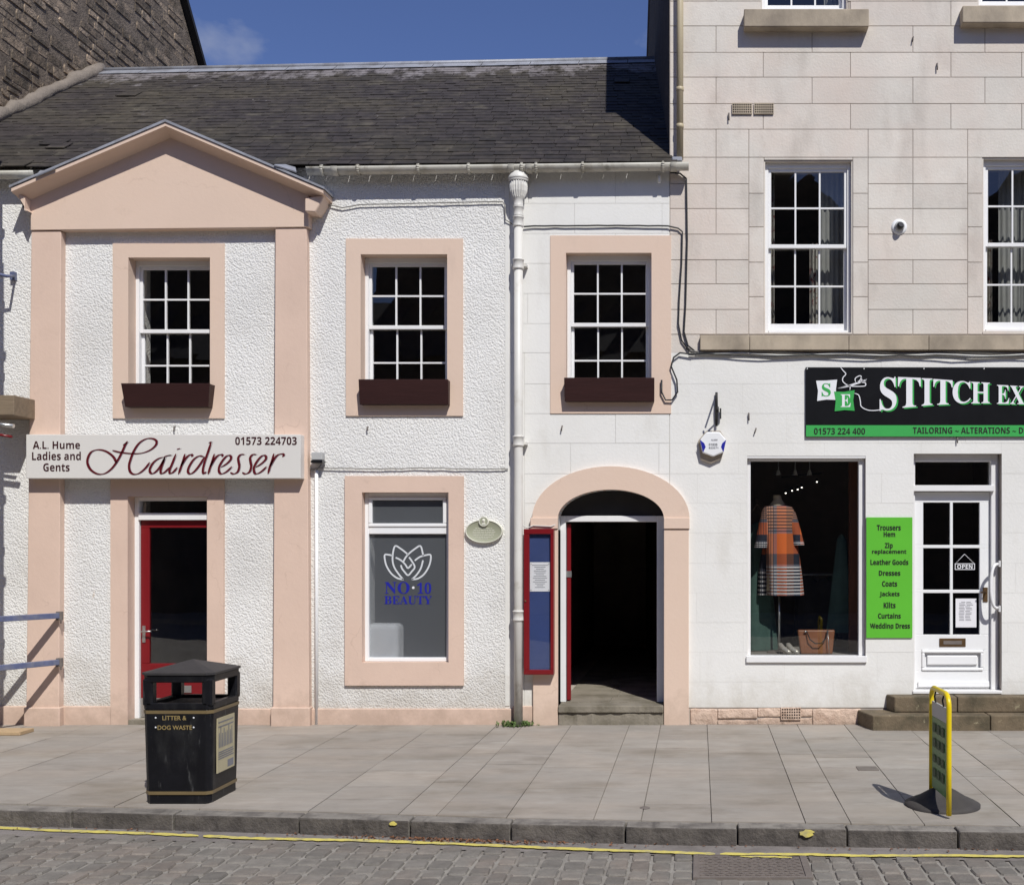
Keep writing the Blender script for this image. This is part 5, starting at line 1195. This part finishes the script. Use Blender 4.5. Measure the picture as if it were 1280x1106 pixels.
for k in range(9):
    h_ = r.uniform(.09,.14); l_.add([(pxx+.0035,yy,.36),(pxx+.0035,yy+.018,.36),(pxx+.0035,yy+.015,.36+h_),(pxx+.0035,yy+.004,.36+h_)],[(0,1,2,3)]); yy += .026
for z_ in (.53,.50,.325,.31,.295,.28): l_.add([(pxx+.0035,BY0+.09,z_),(pxx+.0035,BY1-.115-r.uniform(0,.05),z_),(pxx+.0035,BY1-.115,z_+.008),(pxx+.0035,BY0+.09,z_+.008)],[(0,1,2,3)])
l_.add([(pxx+.003,BY0+.24,.205),(pxx+.003,BY1-.12,.205),(pxx+.003,BY1-.12,.255),(pxx+.003,BY0+.24,.255)],[(0,1,2,3)])
l_.build('poster_print', M['ink'], lb_)

# ------------------------------------------------------------------ swing sign
bx, by = gp(1178,1006.5)
sg = thing('swing_sign', (bx,by,0), 'yellow framed pavement sign on dark rubber base, seen edge-on', 'sign')
mb = MB(); n = 40; rings = [(1.0,.0),(1.0,.018),(.85,.032),(.6,.055),(.35,.085),(.15,.105),(0.01,.115)]
for (r_,h) in rings:
    for k in range(n):
        a = 2*math.pi*k/n; lobe = 1+.25*math.cos(2*a+.3)*(r_>.1)*(r_<.99)
        mb.v.append((bx+.25*r_*math.cos(a), by+.25*r_*math.sin(a), h*lobe if h>.02 else h))
for i in range(len(rings)-1):
    for k in range(n): mb.face((i*n+k,i*n+(k+1)%n,(i+1)*n+(k+1)%n,(i+1)*n+k),0,True)
mb.build('base', M['rubber'], sg)
na, fb_ = Vector((1.606,7.22)), Vector((1.585,7.66)); top = .79
mb = MB(); P = []
for k in range(7):
    a = math.pi/2*k/6; P.append(na.lerp(fb_, .16*(1-math.cos(a)))); 
pts = [(na.x,na.y,.02),(na.x,na.y,.35)]+[((na+(fb_-na)*.18*(1-math.cos(math.pi/2*k/6))).x,(na+(fb_-na)*.18*(1-math.cos(math.pi/2*k/6))).y,top-.08+.08*math.sin(math.pi/2*k/6)) for k in range(7)]
pts += [((fb_+(na-fb_)*.18*(1-math.sin(math.pi/2*k/6))).x,(fb_+(na-fb_)*.18*(1-math.sin(math.pi/2*k/6))).y,top-.08+.08*math.cos(math.pi/2*k/6)) for k in range(7)]+[(fb_.x,fb_.y,.35),(fb_.x,fb_.y,.03)]
mb.tube(pts, .0175, 12); mb.build('tube_frame', M['yellowp'], sg)
dv = (fb_-na).normalized(); nv = Vector((dv.y,-dv.x))*.006
def slabv(t0,t1,z0,z1,name,m):
    a, b = na+dv*t0, na+dv*t1; mb = MB(); mb.prism_z([tuple(a-nv),tuple(a+nv),tuple(b+nv),tuple(b-nv)], z0, z1); return mb.build(name, m, sg, recalc=True)
slabv(.035,.405,.12,.60,'panel',mat('green_sign_panel', rgb(70,120,62), .4, .1, 5)); slabv(.035,.405,.602,.70,'header_panel',M['ltgrey'])
l_ = MB(); nvv = Vector((-1,0))
for k,(z0,z1) in enumerate(((.50,.56),(.40,.46),(.30,.35),(.20,.26))):
    pl_ = lambda u,v: tuple((na+dv*(.37-.30*u)+Vector((-.011,0))).to_3d()+Vector((0,0,z0+(z1-z0)*v)))
    for q_ in range(3): 
        l_.add([pl_(q_*.34,0),pl_(q_*.34+.26,0),pl_(q_*.34+.26,1),pl_(q_*.34,1)],[(0,1,2,3)])
l_.build('print', mat('dark_green_print', rgb(40,70,38), .6), sg)
for t_ in (.12,.32):
    a = na+dv*t_; MB().tube([(a.x,a.y,top-.01),(a.x-.01,a.y,.74),(a.x,a.y,.69)],.006,6).build('hanging_clip', M['blackm'], sg)

# ------------------------------------------------------------------ road iron cover, debris, weed
X0,Y1 = gp(871,1069,RZ); X1 = gp(1000,1069,RZ)[0]; Y0 = gp(871,1096,RZ)[1]
ic = thing('inspection_cover', ((X0+X1)/2,(Y0+Y1)/2,RZ), 'rectangular cast iron cover with raised wavy pattern in the setts', 'cover')
mb = MB().box(X0,X1,Y0,Y1,RZ-.012,RZ-.001); mb.build('plate', M['iron'], ic)
mb = MB()
for c in cells(X0-.02,X1+.035,Y0-.02,Y1+.01,[(X0+.005,X1-.005,Y0+.005,Y1-.005)]): mb.box(c[0],c[1],c[2],c[3],RZ-.012,RZ+.006)
mb.build('rim', M['iron'], ic)
mb = MB(); ny = 11
for j in range(ny):
    y = Y0+.03+(Y1-Y0-.05)*j/ny
    for i in range(10):
        x = X0+.02+(X1-X0-.05)*i/10+(.022 if j%2 else 0); dx = .05
        mb.prism_z([(x,y),(x+dx*.5,y+.012),(x+dx,y),(x+dx,y+.016),(x+dx*.5,y+.028),(x,y+.016)], RZ-.001, RZ+.005)
mb.build('tread_pattern', M['iron'], ic)
r = random.Random(12); mb = MB()
for i in range(520):
    if i < 400: px = r.gauss(560,80); X = (px-873)*7.05/F
    else: X = r.uniform(-6,3)
    Y = ky(X)-KW-.01-abs(r.gauss(0,.035)); a = r.uniform(0,6.28); s_ = r.uniform(.006,.016); z = RZ+.008+r.uniform(0,.006)
    c_, n_ = math.cos(a), math.sin(a)
    mb.add([(X-c_*s_,Y-n_*s_,z),(X-n_*s_*.5,Y+c_*s_*.5,z+r.uniform(.002,.01)),(X+c_*s_,Y+n_*s_,z),(X+n_*s_*.5,Y-c_*s_*.5,z+.003)],[(0,1,2,3)])
mb.build('leaf_litter', M['leaf'], kind='stuff')
for (px,py,s_,lab) in ((1009.5,1042,.035,'spilt yellow paint blot on the kerb face below the swing sign'),(489,1031,.02,'small yellow paint blot on the kerb near the middle')):
    X,Y = gp(px,py-4); Y = ky(X)-KW-.012; mb = MB(); k_ = 14; Z_ = -.022
    pts = [(X+s_*1.2*math.cos(6.283*i/k_)*r.uniform(.6,1.3), Z_+s_*.7*math.sin(6.283*i/k_)*r.uniform(.5,1.2)) for i in range(k_)]
    tag(mb.prism_y(pts, Y, Y+.012).build('paint_blot', M['yellow']), lab, 'paint mark')
wd_ = MB()
for i in range(260):
    X = fx(648)+r.gauss(0,.07); Y = FY-.06-abs(r.gauss(0,.05)); a = r.uniform(0,6.28); L_ = r.uniform(.02,.055); h_ = r.uniform(.008,.05)
    dx,dy = math.cos(a)*L_, math.sin(a)*L_
    wd_.add([(X,Y,.0),(X+dx*.5-dy*.25,Y+dy*.5+dx*.25,h_),(X+dx,Y+dy,h_*.6),(X+dx*.5+dy*.25,Y+dy*.5-dx*.25,h_)],[(0,1,2,3)])
wd_.build('weeds', M['weed'], kind='stuff')

# ------------------------------------------------------------------ scaffold bars on the left
sf = thing('scaffold', (-6.9,FY-.9,0), 'scaffold at the left edge with blue-grey guard bars and a board end', 'scaffold')
def bar(px,py,L=1.7,w_=.022,h_=.026):
    a = Vector((fx(px,.10),FY-.11,fz(py,.1))); dr = Vector((-.5,-1,0)).normalized(); nn = Vector((dr.y,-dr.x,0))*w_; up = Vector((0,0,h_)); b = a+dr*L
    vs_ = [a-nn-up,a+nn-up,a+nn+up,a-nn+up,b-nn-up,b+nn-up,b+nn+up,b-nn+up]
    MB().add(vs_,[(0,3,2,1),(4,5,6,7),(0,1,5,4),(1,2,6,5),(2,3,7,6),(3,0,4,7)]).build('guard_bar', M['scaf'], sf, bevel=.004, recalc=True)
    c = MB().box(a.x-.028,a.x+.022,a.y-.03,a.y+.02,a.z-.045,a.z+.04); c.tube([(a.x+.018,a.y-.02,a.z-.01),(a.x+.018,a.y-.02,a.z-.075)],.009,6); c.build('clamp', M['iron'], sf, bevel=.004)
bar(76,769); bar(76,827)
MB().box(fx(-30,.35),fx(27,.3),FY-.42,FY-.02,fz(521,.3),fz(496,.3)).build('board_end', M['wood'], sf, bevel=.006)
mb = MB().tube([(fx(-15,.42),FY-.43,fz(529,.4)),(fx(18,.42),FY-.43,fz(533,.4))],.02,8); mb.build('putlog', M['steel'], sf)
mb = MB().tube([(fx(-15,.3),FY-.3,fz(541,.3)),(fx(15,.3),FY-.3,fz(546,.3))],.012,8); mb.build('red_tie', M['red'], sf)
mb = MB().tube([(fx(-15,.25),FY-.28,fz(340,.25)),(fx(10,.2),FY-.22,fz(346,.2)),(fx(17,.05),FY-.05,fz(345,.05))],[.016,.016,.012],8); mb.box(fx(13,.03),fx(19,.03),FY-.04,FY-.001,fz(350,.03),fz(340,.03)); mb.build('wall_tie', M['scaf'], sf)
for (X,Y) in ((-6.27,FY-1.15),(-6.66,FY-.35),(-6.98,FY-.35)):
    MB().tube([(X,Y,0),(X,Y,5.9)],.026,12).build('standard', M['steel'], sf)
for z in (1.0,1.9,2.8,3.6,4.3,5.0):
    MB().lathe([(.026,-.02),(.05,-.015),(.05,.015),(.026,.02)],(-6.27,FY-1.15,z),8).build('collar', M['steel'], sf)
    MB().lathe([(.026,-.02),(.05,-.015),(.05,.015),(.026,.02)],(-6.66,FY-.35,z+.2),8).build('collar', M['steel'], sf)
MB().tube([(-6.27,FY-1.15,3.9),(-6.70,FY-.35,2.9)],.02,8).build('brace', M['steel'], sf)
x0,y0 = gp(-20,919); x1,_ = gp(25,919)
MB().box(x0,x1,y0,y0+.22,.0,.035).build('sole_board', M['sole'], sf, bevel=.004)

# ------------------------------------------------------------------ shop window contents
def loft(mb, secs, n=28, folds=0, fa=0.0, m=0, cap=False):      # secs: (cx, cy, z, rx, ry, tiltx)
    b = len(mb.v)
    for (cx,cy,z,rx,ry) in secs:
        for k in range(n):
            a = 2*math.pi*k/n; q = 1+fa*math.sin(folds*a)*(secs[0][2]-z)/max(1e-6,(secs[0][2]-secs[-1][2])) if folds else 1
            mb.v.append((cx+rx*q*math.cos(a), cy+ry*q*math.sin(a), z))
    for i in range(len(secs)-1):
        for k in range(n): mb.face((b+i*n+k,b+i*n+(k+1)%n,b+(i+1)*n+(k+1)%n,b+(i+1)*n+k), m, True)
    if cap: mb.face([b+k for k in range(n)], m)
def planar_uv(o, x0,x1,z0,z1):
    me = o.data; uv = me.uv_layers.new(name='uv'); W_ = Vector((0,0,0)); p = o.parent
    while p: W_ += p.location; p = p.parent
    for l in me.loops:
        v = me.vertices[l.vertex_index].co+W_; uv.data[l.index].uv = ((v.x-x0)/(x1-x0),(v.z-z0)/(z1-z0))
q = -.42; yq = FY+.42
mn = thing('dress_form', (fx(972,q),yq,FLZ), 'dress form on a thin pole standing in the shop window', 'mannequin')
mb = MB(); loft(mb, [(fx(971,q),yq,fz(619,q),.038,.04),(fx(972,q),yq,fz(625,q),.045,.05),(fx(972,q),yq,fz(632,q),.085,.07),(fx(972,q),yq,fz(640,q),.12,.08),(fx(974,q),yq,fz(700,q),.11,.08),(fx(974,q),yq,fz(738,q),.13,.09)], cap=True); mb.build('torso', M['skin'], mn)
mb = MB().tube([(fx(974,q),yq,FLZ),(fx(974,q),yq,fz(738,q))],.012,8); mb.build('pole', M['steel'], mn)
MB().lathe([(.0,.02),(.12,.018),(.13,0)],(fx(974,q),yq,FLZ),20).build('foot', M['iron'], mn)
dr = thing('plaid_dress', (fx(974,q),yq,fz(744,q)), 'orange, navy and white plaid tunic dress on the dress form', 'dress')
mb = MB(); loft(mb, [(fx(973,q),yq,fz(631,q),.075,.06),(fx(973,q),yq,fz(634,q),.15,.09),(fx(973,q),yq,fz(645,q),.175,.105),(fx(976,q),yq,fz(670,q),.16,.11),(fx(979,q),yq,fz(700,q),.17,.12),(fx(981,q),yq,fz(725,q),.178,.135),(fx(982,q),yq,fz(743.5,q),.182,.14)], n=40, folds=7, fa=.06)
bo = mb.build('bodice', M['plaid'], dr); planar_uv(bo, fx(948,q),fx(1003,q),fz(744,q),fz(631,q))
mb = MB(); loft(mb, [(fx(960,q),yq+.10,fz(684,q),.05,.05),(fx(958,q),yq+.11,fz(710,q),.07,.06),(fx(957.5,q),yq+.12,fz(744,q),.078,.07)], n=26, folds=5, fa=.12)
bo = mb.build('back_panel', M['plaid'], dr); planar_uv(bo, fx(948,q),fx(1040,q),fz(764,q),fz(610,q))
for sx_,(a,b,c_,d_) in ((-1,(958,637,950.5,685)),(1,(990,644,997,681))):
    mb = MB(); loft(mb, [(fx(a,q),yq,fz(b-4,q),.035,.05),(fx(a+sx_*0,q),yq,fz(b+4,q),.055,.07),(fx((a+c_)/2,q),yq-.02,fz((b+d_)/2,q),.058,.07),(fx(c_,q),yq-.03,fz(d_,q),.066,.075)], n=20)
    so_ = mb.build('sleeve', M['plaid'], dr); planar_uv(so_, fx(948,q),fx(1003,q),fz(700,q),fz(631,q))
bg_ = thing('handbag', (fx(1020,-.35),FY+.3,FLZ), 'tan leather handbag on the shop window shelf', 'handbag'); q = -.26; yb = FY+.28
mb = MB(); X0,X1 = fx(997,q),fx(1044,q); zt_b, zb_b = fz(787,q), FLZ+.002
mb.add([(X0+.03,yb-.05,zb_b),(X1-.03,yb-.05,zb_b),(X1-.03,yb+.07,zb_b),(X0+.03,yb+.07,zb_b),(X0,yb-.01,zt_b),(X1,yb-.01,zt_b),(X1,yb+.03,zt_b),(X0,yb+.03,zt_b)],[(0,3,2,1),(0,1,5,4),(1,2,6,5),(2,3,7,6),(3,0,4,7),(4,5,6,7)])
mb.build('body', M['tan'], bg_, bevel=.015, seg=3)
mb = MB(); xm = (X0+X1)/2; mb.tube([(xm-.10,yb-.03,zt_b-.01),(xm-.07,yb-.07,zt_b-.09),(xm-.02,yb-.085,zt_b-.13),(xm+.04,yb-.085,zt_b-.13),(xm+.09,yb-.07,zt_b-.08),(xm+.11,yb-.03,zt_b-.01)],.006,8); mb.build('handle', M['blackm'], bg_)
mb = MB(); mb.tube([(xm+.11,yb-.04,zt_b),(xm+.115,yb-.075,zt_b-.12),(xm+.12,yb-.08,zb_b+.01)],.004,6); mb.lathe([(0,.01),(.01,.006),(.012,0)],(xm-.11,yb-.035,zt_b-.015),10,axis='y'); mb.lathe([(0,.01),(.01,.006),(.012,0)],(xm+.11,yb-.035,zt_b-.015),10,axis='y'); mb.build('chain', M['steel'], bg_)
for k,(px,lab) in enumerate(((981,'left shoe of a silver pair leaning by the dress pole'),(991,'right shoe of a silver pair beside the tan handbag'))):
    mb = MB(); X = fx(px-3,-.2); ys_ = FY+.24
    P = [(X-.03,ys_+.05,FLZ+.10),(X-.015,ys_+.03,FLZ+.09),(X+.02,ys_,FLZ+.05),(X+.06,ys_-.03,FLZ+.025),(X+.085,ys_-.05,FLZ+.018)]
    mb.tube(P,[.012,.026,.026,.028,.012],10); mb.tube([(X-.02,ys_+.045,FLZ+.075),(X-.02,ys_+.05,FLZ)],[.012,.005],6)
    tag(mb.build('shoe', M['silver']), lab, 'shoe', 'pair of silver shoes')
# rails, clothes, hanger, lights in the shop
ra = thing('clothes_rail', (fx(1040),FY+1.4,.4), 'dim metal clothes rail at the back of the shop', 'rail')
MB().tube([(fx(985),FY+1.5,fz(718,-1.5)),(fx(1085),FY+1.5,fz(718,-1.5))],.012,8).build('bar', M['steel'], ra)
def garment(name, px, q, y0,y1,w0,w1,m,lab,grp='clothes hanging in the shop', f=6):
    X = fx(px,q); mb = MB(); loft(mb, [(X,FY-q,fz(y0,q),w0*.3,.03),(X,FY-q,fz(y0+6,q),w0,.05),(X,FY-q,fz((y0+y1)/2,q),(w0+w1)/2,.06),(X,FY-q,fz(y1,q),w1,.07)], n=30, folds=f, fa=.12)
    tag(mb.build(name, m), lab, 'clothes', grp)
garment('coat',1052,-.6,668,790,.05,.15,M['dkgreen'],'long dark green coat hanging at the right of the shop window')
garment('jacket',1070,-.9,700,800,.08,.13,M['dkgrey'],'dark jacket hanging behind the right edge of the window')
garment('dark_dress',948,-.62,652,812,.09,.19,M['dkgreen'],'dark green gown hanging behind the plaid dress')
garment('jacket',1010,-1.5,720,800,.10,.14,M['dkgrey'],'dim dark jacket on the rail right of the handbag top')
garment('skirt',1030,-1.5,722,790,.10,.13,M['dkgrey'],'dim grey skirt at the right of the shop rail')
for k, px_ in enumerate((1000,1020,1038,1046)):
    garment('coat',px_,-1.55-.05*k,719,800-6*(k%2),.05,.07,(M['dkgrey'],M['roomp'],M['dkgreen'],M['dkgrey'])[k],('first','second','third','fourth')[k]+' narrow coat from the left on the dim shop rail',f=4)
hg = MB(); q = -.62; hg.tube([(fx(938,q),FY-q,fz(641,q)),(fx(946,q),FY-q,fz(631,q)),(fx(955,q),FY-q,fz(640,q))],.010,8); hg.tube([(fx(946,q),FY-q,fz(631,q)),(fx(947,q),FY-q,fz(625,q)),(fx(944,q),FY-q,fz(622,q))],.003,6)
tag(hg.build('coat_hanger', M['wood']), 'wooden coat hanger at the upper left of the shop window', 'hanger')
tk = thing('track_light', (fx(1002,-1.5),FY+1.5,fz(610,-1.5)), 'row of small lit spotlights on a ceiling track inside the shop', 'light')
q = -1.5
MB().tube([(fx(975,q),FY-q-.3,fz(598,q)),(fx(1030,q),FY-q+.2,fz(590,q))],.01,6).build('track', M['blackm'], tk)
for px,py in ((982,616),(990,613),(997,611.5),(1002,609),(1021,602)):
    p = Vector((fx(px,q),FY-q,fz(py,q))); MB().tube([p+Vector((0,.03,.03)),p+Vector((0,-.01,0))],.014,8).build('spot_body', M['blackm'], tk)
    MB().lathe([(0,.011),(.009,.011)],(p.x,p.y,p.z),8,axis='y').build('spot_lamp', M['lamp'], tk)
for k,px in enumerate((973,994,1012)):
    p = (fx(px,-.5),FY+.5,fz(590,-.5)); mb = MB().tube([(p[0],p[1],p[2]+.12),(p[0],p[1],p[2])],.005,6); mb.lathe([(.012,.02),(.028,-.03)],p,12)
    tag(mb.build('ceiling_spot', M['ltgrey']), ('left','middle','right')[k]+' one of three pale ceiling spots at the top of the shop window', 'light', 'three ceiling spots')
tag(MB().box(fx(1061,-.5),fx(1090,-.5),FY+.47,FY+.53,FLZ,fz(560,-.5)).build('wood_partition', mat('brown_partition', rgb(110,66,40), .6), tall),None,None)
# curtains in the upper windows
def curtain(px0,px1,y0,y1,m,lab,q=-.32,f=4,amp=.02):
    mb = MB(); n = 24
    for i in range(n+1):
        u = i/n; X = fx(px0,q)+(fx(px1,q)-fx(px0,q))*u; Y = FY-q+amp*math.sin(u*f*6.283)+.3*amp*math.sin(u*f*15)
        mb.v += [(X,Y,fz(y1,q)),(X,Y,fz(y0,q))]
    for i in range(n): mb.face((2*i,2*i+2,2*i+3,2*i+1),0,True)
    tag(mb.build('curtain', m), lab, 'curtain', 'curtains in the ashlar building windows')
curtain(955,968,200,420,M['floral'],'narrow floral curtain at the left of the central ashlar window')
curtain(1012,1022,305,420,M['floral'],'floral curtain edge in the middle of the central ashlar window',f=2)
curtain(1023,1068,200,420,M['curtain'],'grey pleated curtain at the right of the central ashlar window',f=7)
curtain(1228,1240,300,420,M['floral'],'narrow floral curtain in the window at the right photo edge')
curtain(1248,1290,200,420,M['curtain'],'grey pleated curtain in the window at the right photo edge',f=6)
curtain(1030,1062,-160,18,M['curtain'],'grey curtain in the topmost window above the sill',f=6)
# ------------------------------------------------------------------ the other side of the street (seen in the window reflections)
op_ = thing('opposite_terrace', (-2,-7,0), 'stone terrace across the street, mirrored in the windows', 'building')
MB().box(-40,30,-16,-6.5,-.3,6.6).build('wall', M['opp'], op_)
mb = MB(); mb.add([(-40,-6.2,6.5),(30,-6.2,6.5),(30,-11,9.1),(-40,-11,9.1),(-40,-16.2,6.5),(30,-16.2,6.5)],[(3,2,1,0),(3,4,5,2)]); mb.build('roof', M['oppr'], op_)
for x0,x1,h in ((-24,-12.2,11.0),(-9.0,-.6,10.6),(-.2,5.4,10.9),(6.5,18,12.0)):  # unseen gables, added and sized to shape what the panes reflect
    MB().prism_y([(x0,6.4),(x1,6.4),(x1,h-.8),((x0+x1)/2,h+1.6),(x0,h-.8)], -12,-9.5).build('gable', M['opp'], op_)
for cxx in (2.6,11): MB().box(cxx-.5,cxx+.5,-11.5,-10.5,8.5,11.0).build('chimney', M['opp'], op_)
for i in range(-9,10):
    for z in (1.0,4.2): MB().box(i*2.6-.5,i*2.6+.5,-6.52,-6.48,z,z+1.7).build('window', M['oppr'], op_)
MB().box(-60,60,-6.5,-4.2,-.28,0).build('far_pavement', M['slab'], kind='structure')
